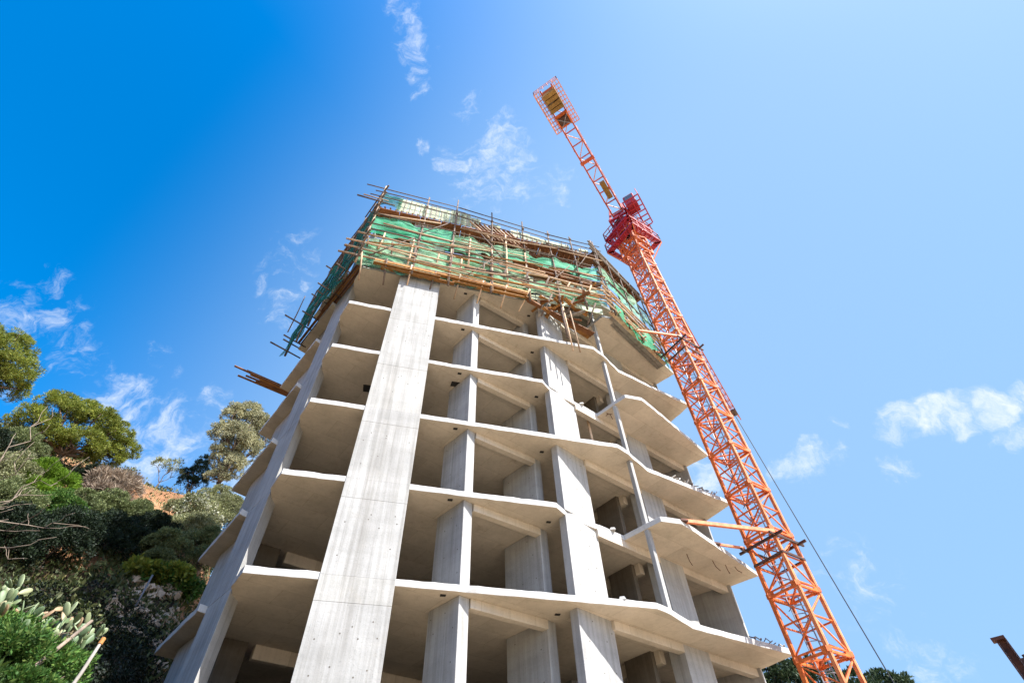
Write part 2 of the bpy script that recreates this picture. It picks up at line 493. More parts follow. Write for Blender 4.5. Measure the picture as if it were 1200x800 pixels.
def build_ground():
    radii = [0] + list(np.geomspace(2, 70, 60)) + list(np.geomspace(80, 6000, 22))
    azs = list(np.arange(-180, -120, 4)) + list(np.arange(-120, -20, 1)) + list(np.arange(-20, 180, 5))
    vs = [(0, 0, ground_z(0, 0))]; fs = []
    n = len(azs)
    for r in radii[1:]:
        for a in azs:
            x, y = r * math.sin(R(a)), r * math.cos(R(a)); vs.append((x, y, ground_z(x, y)))
    for k in range(n): fs.append((0, 1 + (k + 1) % n, 1 + k))
    for i in range(len(radii) - 2):
        for k in range(n):
            a = 1 + i * n + k; b = 1 + i * n + (k + 1) % n
            fs.append((a, b, b + n, a + n))
    mb = MB(); mb.add(vs, fs)
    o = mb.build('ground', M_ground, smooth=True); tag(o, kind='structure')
    o.data.materials.append(M_hill); o.data.materials.append(M_bankshade)          # the hillside is redder earth; the nearer bank is blackened as painted shade
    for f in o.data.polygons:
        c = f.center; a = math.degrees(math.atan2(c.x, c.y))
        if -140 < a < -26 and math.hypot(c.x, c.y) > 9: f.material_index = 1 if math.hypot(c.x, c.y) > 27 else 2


build_ground()

# ------------------------------------------------------------------ building
Z0 = 8.09          # top of the slab called 0; storeys are 3 m
TH = .2


def ZK(k): return Z0 + 3.0 * k


ux, uy = .957, .291
nx, ny = .291, -.957         # outward normal of the long front edge
W2 = Vector((.757, .653, 0)); N2 = Vector((-.653, .757, 0))   # beam grid directions
D1 = Vector((-.707, .707, 0)); D2 = Vector((.707, .707, 0))

back = [(8.62, 21.15), (5.2, 25.2), (-2, 28), (-9.5, 24), (-11.1, 17.9), (-11.8, 17.12), (-9.15, 14.22), (-8.96, 14.5), (-7.82, 13.33), (-7.7, 12.93)]
EVEN = [(-7.13, 12.22), (3.93, 15.6), (4.4, 16.05), (5.3, 17.2), (9.38, 19.95)] + back
ODD = [(-7.13, 12.22), (1.22, 14.77), (1.6, 15.36), (3.72, 17.08), (4.88, 15.93), (5.65, 16.18), (6.3, 16.85), (9.5, 20.4)] + back

bld = thing('concrete_building', (0, 20, 0), 'unfinished grey concrete tower block with open floors and sheared slabs', 'building')


def slab_mesh(poly, k):
    """outline broken into short lengths that wander by a few millimetres, top and bottom apart"""
    lo_, hi_ = [], []
    for i, (x, y) in enumerate(poly):
        x2, y2 = poly[(i + 1) % len(poly)]
        n = max(1, int(math.hypot(x2 - x, y2 - y) / .3))
        for j in range(n):
            t = j / n; w = .011 if j else 0
            for lst in (lo_, hi_):
                lst.append((x + (x2 - x) * t + random.gauss(0, w), y + (y2 - y) * t + random.gauss(0, w)))
    m = len(lo_)
    mb = MB()
    mb.add([(x, y, ZK(k) - TH) for x, y in lo_] + [(x, y, ZK(k) + random.gauss(0, .004)) for x, y in hi_],
           [tuple(range(m))[::-1], tuple(range(m, 2 * m))] + [(i, (i + 1) % m, m + (i + 1) % m, m + i) for i in range(m)])
    return mb


for k in range(-1, 7):
    o = slab_mesh(EVEN if k % 2 == 0 else ODD, k).build('floor_slab', M_slab, bld, bevel=.015)
    o.data.materials.append(M_edge)          # edge tone raised for sunlit fascia; soffit tan: plywood stain plus bounced light
    o.data.materials.append(M_floor)
    for f in o.data.polygons: f.material_index = 0 if f.normal.z < -.5 else 2 if f.normal.z > .5 else 1
MB().prism([(x * .985, 20 + (y - 20) * .985) for x, y in EVEN], -.5, 1.2).build('foundation', M_core, bld)

B0 = Vector((0, 20, 0))


def wall_box(p, a, la, b, lb, z0, z1):
    p = Vector((p[0], p[1], 0)); a = Vector(a); b = Vector(b)
    c = p + a * la / 2 + b * lb / 2; c.z = (z0 + z1) / 2
    return MB().box(c, a * la / 2, b * lb / 2, (0, 0, (z1 - z0) / 2))


def hole_mesh(p, a, nrm, spots, z0):
    """small recessed-looking tie holes: dark discs 3 mm proud of a face"""
    mb = MB(); p = Vector((p[0], p[1], 0)); a = Vector(a); nrm = Vector(nrm)
    for s, z in spots:
        if random.random() < .25: continue
        c = p + a * (s + random.uniform(-.09, .09)) + nrm * .003; c.z = z0 + z + random.uniform(-.08, .08)
        mb.add([c + a * .021 * math.cos(t) + Vector((0, 0, .021 * math.sin(t))) for t in np.linspace(0, 2 * math.pi, 7)[:-1]], [tuple(range(6))])
    return mb


def repeat_storeys(name, mb, mat, ks, bev=.02, holes=None, zoff=0, bld=bld):
    """mesh built for storey 0 shared by every storey"""
    me = mb.mesh(name, mat, B0)
    for k in ks:
        o = inst(name, me, bld, (0, 0, 3.0 * k + zoff))
        if bev:
            m = o.modifiers.new('bevel', 'BEVEL'); m.width = bev; m.segments = 2; m.limit_method = 'ANGLE'
        if holes:
            h = inst('tie_holes', hole_mesh(*holes).mesh('tie_holes', M_tie, B0), o); h['kind'] = 'stuff'


U3 = Vector((ux, uy, 0)); NO = Vector((nx, ny, 0))
KS = range(-2, 7)
lo, hi = ZK(0), ZK(1) - TH
# broad front wall, cast in lifts
pw = (-5.34 + .03 * nx, 12.765 + .03 * ny)
lift = [(.25, .85), (.8, 1.1), (1.25, .95), (1.7, 1.1), (.3, 1.75), (.9, 1.9), (1.3, 1.75), (1.75, 1.85), (.35, 2.1), (1.0, 2.05), (1.6, 2.12)]
repeat_storeys('wall_lift', wall_box(pw, U3, 1.965, -NO, .28, ZK(0) - .06, ZK(0) + 2.264), M_wall, KS, .005,
               (pw, U3, NO, lift, ZK(0) - .3))
repeat_storeys('wall_lift', wall_box((pw[0] + .004 * nx, pw[1] + .004 * ny), U3, 1.965, -NO, .28, ZK(0) + 2.266, ZK(0) + 2.938), M_wall, KS, .005)
# left corner blade column
lcol = MB().prism([(-7.83, 13.22), (-7.84, 13.80), (-8.88, 14.84), (-9.0, 14.39)], ZK(0) - .06, ZK(0) + 2.934)
repeat_storeys('column', lcol, M_col, KS, .012)
repeat_storeys('column', wall_box((-9.6, 15.5), D1, 1.75, D2, .3, ZK(0) - .0, ZK(0) + 2.8), M_col, KS, .02)
# front blade wall
bd = Vector((-.714, .70, 0)); bt = Vector((.70, .714, 0))
sp = [(.25, .5), (.9, .55), (.2, 1.2), (.8, 1.25), (1.2, 1.3), (.3, 2.0), (1.0, 2.1), (.6, 2.5), (1.25, 2.45)]
repeat_storeys('blade_wall', wall_box((-1.80, 14.03), bd, 1.4, bt, .36, lo, hi), M_col, KS, .02,
               ((-1.80, 14.03), bd, -bt, sp, ZK(0)))
# second row column behind it
repeat_storeys('blade_wall', wall_box((.64, 15.95), D1, 1.82, D2, .37, lo, hi), M_col, KS, .02,
               ((.64, 15.95), D1, -D2, [(s * 1.2, z) for s, z in sp], ZK(0)))
# right blade column, broad face to the right front
repeat_storeys('blade_wall', wall_box((1.52, 15.2), D2, 1.61, D1, .31, lo, hi + .1), M_col, KS, .015,
               ((1.52, 15.2), D2, -D1, [(s * 1.1, z) for s, z in sp], ZK(0)))
# further columns
repeat_storeys('column', wall_box((5.15, 18.33), W2, 1.41, N2, .63, lo, hi), M_col, KS, .02)
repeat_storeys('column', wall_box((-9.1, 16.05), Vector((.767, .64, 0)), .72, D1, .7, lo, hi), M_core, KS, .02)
repeat_storeys('column', wall_box((1.6, 21.3), W2, .6, N2, .6, lo, hi), M_col, KS, .02)
repeat_storeys('post', wall_box((4.46, 16.36), W2, .17, N2, .17, lo, hi), M_col, range(0, 6), .015)
# end wall on the right and core walls that close the rooms
EW = Vector((-.826, .563, 0)); EWn = Vector((-.563, -.826, 0))
repeat_storeys('end_wall', wall_box((8.58, 21.2), EW, 3.4, EWn, .2, lo, hi), M_col, KS, .01)
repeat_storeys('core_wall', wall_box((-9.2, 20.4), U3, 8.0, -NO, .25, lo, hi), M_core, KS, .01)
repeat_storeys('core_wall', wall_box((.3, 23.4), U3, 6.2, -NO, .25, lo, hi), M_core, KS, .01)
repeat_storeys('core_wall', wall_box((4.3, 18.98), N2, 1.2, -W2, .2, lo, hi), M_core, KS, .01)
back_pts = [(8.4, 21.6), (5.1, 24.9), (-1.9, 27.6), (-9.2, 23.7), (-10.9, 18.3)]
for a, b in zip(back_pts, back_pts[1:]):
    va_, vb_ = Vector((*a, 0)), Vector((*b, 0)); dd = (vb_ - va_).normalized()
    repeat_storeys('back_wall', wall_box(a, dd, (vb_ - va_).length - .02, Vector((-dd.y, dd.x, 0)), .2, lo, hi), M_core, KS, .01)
# beams below the slabs
repeat_storeys('beam', wall_box((-1.5, 14.27), Vector((.79, .613, 0)), 2.75, Vector((-.613, .79, 0)), .25, hi - .27, hi), M_slab, KS, .015)
repeat_storeys('beam', wall_box((2.68, 16.2), W2, 7.75, N2, .26, hi - .27, hi), M_slab, KS, .015)
repeat_storeys('beam', wall_box((-8.4, 16.7), W2, 8.0, N2, .24, hi - .4, hi), M_slab, KS, .015)
repeat_storeys('beam', wall_box((4.62, 18.95), N2, 3.3, -W2, .25, hi - .4, hi), M_slab, KS, .015)
# small dark duct openings cast into the soffits beside the blade walls
for (x, y) in ((-2.25, 14.0), (.95, 15.6)):
    repeat_storeys('duct_opening', MB().box((x, y, hi - .012), Vector((.075, .02, 0)), Vector((-.015, .05, 0)), (0, 0, .01)), M_hole, KS, 0)
MB().box((-6.2, 14.6, ZK(3) - TH - .012), (.2, .05, 0), (-.05, .2, 0), (0, 0, .01)).build('duct_opening', M_hole, bld)
MB().box((-2.5, 14.6, ZK(3) - TH - .012), (.17, .05, 0), (-.05, .13, 0), (0, 0, .01)).build('duct_opening', M_hole, bld)
# starter bars hanging from a balcony soffit and left in slab edges
for (x, y, k, dx, dy, dz) in [(6.2, 18.3, 1, .1, .05, -.42), (7.3, 18.9, 1, .18, .02, -.4), (7.9, 19.3, 1, .05, .0, -.35), (8.3, 19.5, 1, .25, .1, -.2), (4.1, 16.9, 3, .25, -.1, -.14), (4.3, 16.95, 3, .1, .18, -.16), (4.2, 16.85, 3, -.12, .1, -.12)]:
    z = ZK(k) - TH
    MB().tube([(x, y, z + .05), (x + dx * .3, y + dy * .3, z + dz * .6), (x + dx, y + dy, z + dz)], .014, 5).build('rebar', M_rust, bld)
for k, pts in ((0, [(2.9, 15.35)]), (1, [(3.3, 16.7)]), (3, [(3.0, 16.45)])):
    for x, y in pts:
        MB().add([(x + dx * q, y + dy * q, ZK(k) + z) for z, q in ((-.005, .11), (.09, .07)) for dx, dy in ((-1, -.6), (.9, -.8), (.7, .9), (-.8, .7))], [(3, 2, 1, 0), (4, 5, 6, 7), (0, 1, 5, 4), (1, 2, 6, 5), (2, 3, 7, 6), (3, 0, 4, 7)]).build('concrete_lump', M_col, bld)

# timber props standing between floors
for i, (x, y, k, lab) in enumerate([(1.55, 16.6, 2, 'brown timber prop standing upright beside the right blade column, third open floor'),
                                    (3.3, 17.3, 2, 'brown timber prop standing near the thin post under the balcony'),
                                    (1.5, 16.5, 3, 'brown timber prop standing upright beside the right blade column, fourth open floor')]):
    t = MB().tube([(x, y, ZK(k)), (x + .03, y + .02, ZK(k) + 1.5), (x, y + .05, ZK(k) + 2.79)], .055, 8).build('timber_prop', M_pole, loc=(x, y, ZK(k)))
    tag(t, lab, 'prop', 'timber props between the floors')

# offcuts lying on the outer slab edges
for k, a, b, lab in [(0, (7.7, 18.75), (9.25, 19.8), 'row of pale timber offcuts lying on the lowest balcony edge beside the crane'),
                     (2, (6.6, 17.95), (8.9, 19.5), 'row of pale timber offcuts lying on the upper balcony edge beside the crane'),
                     (1, (6.0, 16.7), (6.5, 17.2), 'few pale offcuts lying on the balcony edge where the crane tie starts')]:
    A, Bp = Vector((*a, ZK(k))), Vector((*b, ZK(k)))
    t = thing('timber_offcuts', A, lab, 'scrap timber', 'timber offcuts on the slab edges')
    n = int((Bp - A).length / .17)
    for i in range(n):
        p = A.lerp(Bp, (i + random.random() * .6) / n) + Vector((-.05, .08, .04))
        d = Vector((random.uniform(-.5, .5), random.uniform(-.5, .5), random.uniform(-.06, .45))).normalized() * random.uniform(.04, .13)
        p.z = max(p.z, ZK(k) + abs(d.z) + .02)
        MB().bar(p - d, p + d, random.uniform(.03, .06), .025).build('offcut', random.choice([M_white, M_grey, M_grey, M_rust]), t)

# bundle of boards sticking out of an upper floor on the left
bundle = thing('plank_bundle', (-11.7, 17.8, ZK(4)), 'bundle of dark brown boards jutting out over the left slab edge', 'planks')
a0, b0 = Vector((-13.75, 16.15, ZK(4) + .16)), Vector((-10.9, 18.45, ZK(4) + .05))
pd = Vector((-.63, .78, 0)) * 1
for i in range(9):
    s = (i % 5 - 2) * .13; lay = .055 * (i // 5)
    cut = random.uniform(0, .35) if i else -.05
    MB().bar(a0.lerp(b0, cut) + pd * s + Vector((0, 0, lay + random.uniform(-.03, .03))), b0 + pd * s * .9 + Vector((0, 0, lay + .012 * i)), .11, .035).build('plank', M_plank if i % 3 == 1 else M_form, bundle)

# ------------------------------------------------------------------ scaffolding
E0 = Vector((-5.36, 12.78, 0))


def F(u, off, zz):      # front scaffold plane: along, out, height above slab 0
    # the poles stand close to the slab edge: .45 m for every metre first measured, so a little wider and higher
    p = E0 + U3 * (u + .041 * off * (u - 1.4)) + NO * (.45 * off); p.z = Z0 + zz + .041 * off * (zz + 6.5); return p


PC = Vector((5.475, 15.6, 0)); DR = Vector((.667, .745, 0)); NR = Vector((.745, -.667, 0))


def G(s, off, zz):      # right side plane
    p = PC + DR * s + NR * off; p.z = Z0 + zz + .041 * (zz + 6.5); return p


PL = Vector((-7.28, 11.72, 0)); DL = Vector((-.69, .724, 0)); NL = Vector((-.724, -.69, 0))


def H(s, off, zz):      # left side plane
    p = PL + DL * s + NL * off; p.z = Z0 + zz + .041 * (zz + 6.5); return p


scaf = thing('scaffolding', F(2, 1, 13.5), 'rough timber pole scaffolding wrapped round the top floors', 'scaffolding')


def pole(name, p, q, r=.05, mat=None, bend=.04):
    p, q = Vector(p), Vector(q)
    n = max(2, int((q - p).length / 1.6)); pts = []; rad = []
    for i in range(n + 1):
        w = Vector((random.uniform(-1, 1), random.uniform(-1, 1), random.uniform(-1, 1))) * (bend if 0 < i < n else 0)
        pts.append(p.lerp(q, i / n) + w); rad.append(r * (1.12 - .25 * i / n) * random.uniform(.92, 1.08))
    return MB().tube(pts, rad, 7).build(name, mat or M_pole, scaf, smooth=True)


def zt(u):   # top rail height along the front
    return float(np.interp(u, [-2.5, 2.5, 7.8, 10.8], [22.1, 21.8, 20.9, 20.8]))


# standards
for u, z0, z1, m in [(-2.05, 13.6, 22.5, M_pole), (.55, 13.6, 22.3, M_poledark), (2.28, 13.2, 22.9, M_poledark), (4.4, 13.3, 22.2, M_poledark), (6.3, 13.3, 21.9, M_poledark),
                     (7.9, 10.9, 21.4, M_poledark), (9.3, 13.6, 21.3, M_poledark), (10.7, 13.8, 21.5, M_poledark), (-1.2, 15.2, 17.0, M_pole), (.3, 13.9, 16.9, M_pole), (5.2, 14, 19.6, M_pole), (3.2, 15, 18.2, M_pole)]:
    pole('standard', F(u + random.uniform(-.05, .05), 1.06, z0), F(u, 1.06, z1), .05, m)
for u in (2.15, 4.3, 6.2):     # doubled, lashed standards
    pole('standard', F(u + .14, 1.05, 13.6), F(u + .1, 1.05, 18.0), .05, M_pole)
# ledgers of the front
for a, za, b, zb, m, r in [(-2.9, 14.2, 6.1, 13.93, M_pole, .055), (-2.75, 14.85, 6.2, 14.5, M_pole, .05), (-2.8, 15.4, 6.2, 15.05, M_pole, .05), (-2.45, 16.3, 2.5, 15.85, M_pole, .055), (2.2, 15.95, 6.4, 15.65, M_plank, .055),
                           (-1.0, 14.75, 6.1, 14.3, M_board, .045), (5.9, 15.75, 10.9, 15.6, M_pole, .06), (5.8, 15.0, 10.8, 14.9, M_pole, .045), (6.0, 14.4, 10.6, 14.6, M_pole, .05), (-2.2, 17.5, 10.7, 17.0, M_poledark, .035), (-1.9, 16.9, 5.5, 16.5, M_poledark, .04),
                           (-2.3, 18.7, 10.8, 18.1, M_poledark, .035), (-3.3, 20.35, -1.2, 20.1, M_poledark, .045), (-3.0, 20.6, -1.6, 20.5, M_pole, .035)]:
    pole('ledger', F(a, 1.12 + random.uniform(-.02, .03), za), F(b, 1.12, zb), r, m, .05)
for dz, l0 in ((0, -2.9), (-.55, -2.3), (-1.15, -2.5)):
    us = [l0, 2.6, 7.9, 11.0]
    for i in range(3):
        pole('ledger', F(us[i] - .2, 1.1, zt(us[i]) + dz), F(us[i + 1] + .2, 1.1, zt(us[i + 1]) + dz), .03, M_poledark, .02)
# odd extra poles tied on at any angle
for i in range(40):
    u = random.uniform(-2.2, 9.0); zz = random.choice([14.3, 14.7, 15.2, 15.6, 16.1, 16.6, 17.3, 18.0, 18.9]) + random.uniform(-.2, .2); ln = random.uniform(1.6, 4.2)
    pole('ledger', F(u, 1.2 + random.uniform(-.15, .25), zz), F(min(u + ln, 11.0), 1.2 + random.uniform(-.1, .2), zz + random.uniform(-.3, .25)), random.uniform(.028, .045), random.choice([M_pole, M_pole, M_pole, M_poledark, M_plank]), .05)
for u, z0, w, h in [(-1.5, 14.2, 1.8, 2.6), (3.0, 14.0, 1.9, 3.2), (7.2, 14.8, 1.6, 2.6), (5.0, 16.5, -1.4, 2.6), (9.0, 17.0, 1.2, 2.4), (0.4, 17.2, 1.6, 2.2)]:
    pole('brace', F(u, 1.2, z0), F(u + w, 1.2, z0 + h), .032, M_poledark, .04)
for u in (-2.05, .55, 2.28, 4.4, 6.3, 7.9, 9.3, 10.7):      # rope lashings where poles cross
    for zz in (14.1, 14.65, 15.2, 15.95, 16.9, 18.3, 20.9):
        MB().tube([F(u, 1.1, zz - .07), F(u, 1.1, zz + .07)], .085, 7).build('lashing', M_poledark, scaf)
# putlogs from the ledgers to the building
for u in np.arange(-1.8, 10.6, 1.15):
    for zz in (14.05, 15.6):
        pole('putlog', F(u, 1.35 + random.uniform(-.1, .15), zz - .1), F(u + random.uniform(-.2, .2), -.2, zz - .02), .045, random.choice([M_pole, M_poledark]), .02)
# orange walkway planks along the bottom, then turning into the recess
for a, b, off, dz in [(-1.25, 1.9, 1.0, 0), (1.7, 4.3, 1.02, .03), (4.2, 6.2, 1.0, 0), (-.9, 2.6, .78, .02), (2.5, 6.1, .8, .0)]:
    MB().bar(F(a, off, 13.98 + dz), F(b, off, 13.84 + dz), .19, .045).build('plank', M_plank, scaf)
for a, b, off in [(-1.2, 2.2, 1.16), (2.0, 4.4, 1.17), (4.3, 6.2, 1.16)]:
    MB().bar(F(a, off, 14.04), F(b, off, 13.9), .04, .14).build('toe_board', M_plank, scaf)
for i in range(3):
    q = Vector((4.05 + .12 * i, 16.45 - .12 * i, Z0 + 13.75))
    MB().bar(F(6.1 + .1 * i, .95 - .12 * i, 13.72 + .05 * i), q, .2, .045).build('plank', M_form if i else M_plank, scaf)
# untidy heap of boards over the recess
for i in range(26):
    u = random.uniform(6.6, 9.4); zz = random.uniform(13.95, 15.0); off = random.uniform(-.2, .9)
    d = Vector((random.uniform(-1, 1), random.uniform(-.6, .6), random.uniform(-.35, .35))).normalized() * random.uniform(.35, .8)
    p = F(u, off, zz)
    MB().bar(p - d, p + d, random.uniform(.1, .22), .035).build('loose_board', random.choice([M_plank, M_form, M_form, M_plank, M_grey]), scaf)
for a in (8.4, 8.75):     # poles that drop in front of the recess
    pole('standard', F(a, .4, 10.9), F(a - .1, .4, 14.4), .04, M_pole)
# pale shutter boards behind the front net
for i, u in enumerate(np.arange(-1.7, 10.2, 1.22)):
    for zz in (14.55, 15.15, 15.75, 16.35):
        if random.random() < .85:
            MB().bar(F(u, .5 + random.uniform(-.05, .05), zz + random.uniform(-.08, .08)), F(u + 1.19, .5, zz - .04 + random.uniform(-.05, .05)), .035, random.uniform(.34, .52)).build('shutter_board', M_board, scaf)
# brown walkway boards half way up, right of centre
for a, b, off, z in [(5.6, 8.2, .95, 17.0), (8.1, 10.6, .95, 16.7), (5.7, 8.4, .72, 17.0), (8.3, 10.6, .72, 16.7), (6.8, 10.2, .5, 16.75)]:
    MB().bar(F(a, off, z), F(b, off, z - .25), .21, .05).build('plank', M_form, scaf)
for i in range(14):
    u = random.uniform(6.2, 10.2); p = F(u, random.uniform(.3, .8), random.uniform(16.1, 16.8))
    d = Vector((random.uniform(-1, 1), random.uniform(-.3, .5), random.uniform(-.4, .4))).normalized() * random.uniform(.25, .6)
    MB().bar(p - d, p + d, .12, .04).build('loose_board', random.choice([M_form, M_grey, M_plank]), scaf)
# right side
for s, z0, z1 in [(0, 13.6, 21.4), (1.3, 13.6, 21.0), (2.6, 13.6, 20.9), (3.9, 13.6, 20.8), (5.0, 13.8, 20.7)]:
    pole('standard', G(s, .05, z0), G(s, .05, z1), .045, M_poledark)
for zz, off, m in [(14.1, .06, M_pole), (14.6, .06, M_pole), (15.1, .06, M_pole), (15.6, .08, M_pole), (16.1, .05, M_pole), (17.2, .05, M_poledark), (18.4, .05, M_poledark), (19.9, .06, M_grey), (20.4, .06, M_grey), (20.75, .06, M_grey)]:
    pole('ledger', G(-.6, off, zz), G(5.3 + random.uniform(-.2, .3), off, zz - .1), .05, m, .05)
for s in np.arange(.3, 5.2, .8):
    pole('putlog', G(s, .25, 14.0), G(s, -.8, 14.05), .045, M_pole, .02)
for i in range(3):
    MB().bar(G(-.2 + i * .4, -.12 - .22 * i, 13.9 + .02 * i), G(5.1, -.12 - .22 * i, 13.85), .2, .045).build('plank', random.choice([M_grey, M_pole]), scaf)
for i in range(24):
    p = G(random.uniform(-.3, 5.0), random.uniform(-.35, .05), random.uniform(14.0, 16.2))
    d = (DR * random.uniform(.3, 1) + Vector((0, 0, random.uniform(-.4, .4)))).normalized() * random.uniform(.3, .8)
    MB().bar(p - d, p + d, .12, .035).build('loose_board', random.choice([M_board, M_board, M_pole, M_grey, M_form]), scaf)
# left side, seen from below and in its own shade
for s, z0, z1 in [(.9, 13.3, 21.6), (2.0, 13.3, 21.4), (3.2, 13.2, 20.8), (4.4, 13.1, 20.4), (5.6, 13.0, 19.6), (6.9, 13.0, 19.0)]:
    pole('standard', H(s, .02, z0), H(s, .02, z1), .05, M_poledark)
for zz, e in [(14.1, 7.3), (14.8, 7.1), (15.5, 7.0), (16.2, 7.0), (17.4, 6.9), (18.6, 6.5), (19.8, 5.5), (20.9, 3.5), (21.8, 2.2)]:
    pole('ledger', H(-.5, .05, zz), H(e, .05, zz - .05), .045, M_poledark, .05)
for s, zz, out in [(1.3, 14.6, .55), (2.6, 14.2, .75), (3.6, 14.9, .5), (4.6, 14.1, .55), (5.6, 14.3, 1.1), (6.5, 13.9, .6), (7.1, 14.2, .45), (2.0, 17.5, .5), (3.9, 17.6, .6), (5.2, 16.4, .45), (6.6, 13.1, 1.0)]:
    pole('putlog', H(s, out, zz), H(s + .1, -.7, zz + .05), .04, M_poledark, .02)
pole('standard', H(5.9, .55, 13.6), H(6.0, .6, 16.9), .03, M_poledark)
for i in range(4):
    MB().bar(H(.1 + .25 * i, -.12 * i - .25, 14.35 + .03 * i), H(4.2 - .3 * i, -.12 * i - .25, 14.3 + .03 * i), .1, .05).build('plank', M_plank if i % 2 else M_form, scaf)
for i in range(2):
    MB().bar(H(3.4 + .3 * i, -.3 - .16 * i, 14.2), H(6.8, -.3 - .16 * i, 14.15), .13, .05).build('plank', M_form, scaf)

# ------------------------------------------------------------------ debris nets (cloth sheets with their own folds)
def net(P, a, b, z0, z1, off, mat, label, na=70, nb=16, wave=.16, seed=0, sag=.15):
    rr = random.Random(seed); ph = [rr.uniform(0, 6) for _ in range(8)]
    vs = []; fs = []
    for i in range(na + 1):
        s = a + (b - a) * i / na
        top = z1(s) if callable(z1) else z1; bot = z0(s) if callable(z0) else z0
        top += -sag * abs(math.sin(s * 1.35 + ph[0])) + .05 * math.sin(7 * s + ph[6]); bot += .12 * math.sin(s * 2.1 + ph[1]) + .08 * math.sin(5.3 * s + ph[2])
        for j in range(nb + 1):
            z = bot + (top - bot) * j / nb
            o = off + wave * (math.sin(1.9 * s + 1.1 * z + ph[3]) * .5 + math.sin(4.3 * s - 2.3 * z + ph[4]) * .3 + math.sin(9 * s + 5 * z + ph[5]) * .18)
            vs.append(P(s, o, z))
    for i in range(na):
        for j in range(nb):
            q = i * (nb + 1) + j; fs.append((q, q + nb + 1, q + nb + 2, q + 1))
    mb = MB(); mb.add(vs, fs)
    mid = P((a + b) / 2, off, z0 if not callable(z0) else z0((a + b) / 2))
    o = mb.build('debris_net', mat, loc=mid, smooth=True)
    return tag(o, label, 'net', 'debris nets on the scaffolding')


net(F, -2.1, 2.3, 17.0, 19.05, .82, M_net, 'bright green debris net stretched along the upper left front of the scaffolding', seed=1)
net(F, 2.25, 6.6, 17.0, 18.7, .84, M_netpale, 'pale green debris net along the upper middle front of the scaffolding', seed=2)
net(F, 5.2, 10.9, 17.1, 18.5, .8, M_net, 'glossy green debris net on the upper right front by the scaffold corner', seed=3)
net(F, -2.2, 6.3, 14.05, 17.1, .72, M_netpale, 'torn green debris net behind the lower poles of the scaffold front', seed=4, na=110, sag=.4, wave=.2)
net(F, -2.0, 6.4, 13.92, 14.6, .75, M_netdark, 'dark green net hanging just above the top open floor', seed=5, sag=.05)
net(F, 6.2, 10.7, 14.6, 16.0, .78, M_netpale, 'pale torn net above the heap of boards at the recess', seed=6, sag=.4)
net(G, -.1, 5.3, 16.4, 18.9, .0, M_netpale, 'green net stretched along the right side of the scaffolding near the crane', seed=7)
net(G, .2, 5.4, 13.55, 15.2, .06, M_net, 'green net bunched along the lower right scaffold beside the balcony', seed=8, sag=.5)
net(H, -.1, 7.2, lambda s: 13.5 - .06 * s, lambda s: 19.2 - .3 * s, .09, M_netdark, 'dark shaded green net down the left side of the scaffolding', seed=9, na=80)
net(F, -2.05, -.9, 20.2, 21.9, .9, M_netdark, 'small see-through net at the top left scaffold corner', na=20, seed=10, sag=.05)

# ------------------------------------------------------------------ formwork of the next floor
fw = thing('formwork_deck', F(3, .2, 20.3), 'brown timber formwork deck under the unfinished top floor', 'formwork')
for u in np.arange(-2.1, 10.6, 1.2):
    for o1, o2 in ((.62, -.25), (-.26, -1.2)):
        mb = MB(); c = F(u + .59, (o1 + o2) / 2, 20.42 + random.uniform(-.02, .02)); c
        mb.box(c, U3 * .59, NO * ((o1 - o2) / 2 - .005), (0, 0, .02)); mb.build('soffit_board', M_form, fw)
for u in np.arange(-2.05, 10.5, .31):
    MB().bar(F(u, .72 + random.uniform(-.04, .06), 20.34), F(u + .05, -.4, 20.34), .07, .1).build('joist', random.choice([M_form, M_form, M_pole]), fw)
for off in (.5, -.1):
    for a, b in ((-2.3, 2.0), (1.9, 6.2), (6.1, 10.8)):
        MB().bar(F(a, off, 20.2), F(b, off, 20.18), .09, .15).build('bearer', M_form, fw)
for u in np.arange(-1.15, 10.2, .62):
    top = zt(u) + .25 - (.0 if u < 3 else .1) + random.uniform(-.1, .1)
    if random.random() < .18: top -= random.uniform(.5, 1.0)
    MB().bar(F(u, .62, (20.5 + top) / 2), F(u + .6, .62, (20.5 + top) / 2), .03, top - 20.5).build('side_board', M_board, fw)
    for q in (.12, .42):
        MB().bar(F(u + q, .67, 20.45), F(u + q, .67, top + random.uniform(-.5, .1)), .05, .05, U3).build('batten', random.choice([M_board, M_grey]), fw)
for i in range(9):     # slanting boards near the middle
    u = 3.1 + i * .28
    MB().bar(F(u, .95, 20.6 - .02 * i), F(u + 1.3, .75, 19.3 - .03 * i), .1, .05).build('raking_board', M_form if i % 3 else M_pole, fw)
for s in np.arange(-.2, 5.0, .75):
    top = 20.95 - .02 * s
    MB().box(G(s + .37, -.25, 20.0), DR * .37, NR * .35, (0, 0, .02)).build('soffit_board', M_form, fw)
    MB().bar(G(s, -.02, 20.35), G(s + .73, -.02, 20.33), .03, .55).build('side_board', M_grey, fw)
    MB().bar(G(s, .02, 20.7), G(s + .73, .02, 20.68), .1, .06).build('batten', M_pole, fw)
for s in np.arange(0, 5.0, .4):
    MB().bar(G(s, .1, 19.9), G(s, -.8, 19.9), .07, .1).build('joist', M_form, fw)
for s in np.arange(.2, 6.2, .6):
    MB().box(H(s + .3, -.3, 20.3 - .0 * s), DL * .29, NL * .3, (0, 0, .02)).build('soffit_board', M_form, fw)

# ------------------------------------------------------------------ tower crane
CX, CY = 9.43, 18.2
va = R(27.4)
e1 = Vector((math.cos(va), -math.sin(va), 0)); e2 = Vector((math.sin(va), math.cos(va), 0))
CR = .8147


def corner(i):   # 0 right, 1 far, 2 left, 3 near
    a = R(17.2 + 90 * i); return e1 * math.cos(a) * CR + e2 * math.sin(a) * CR


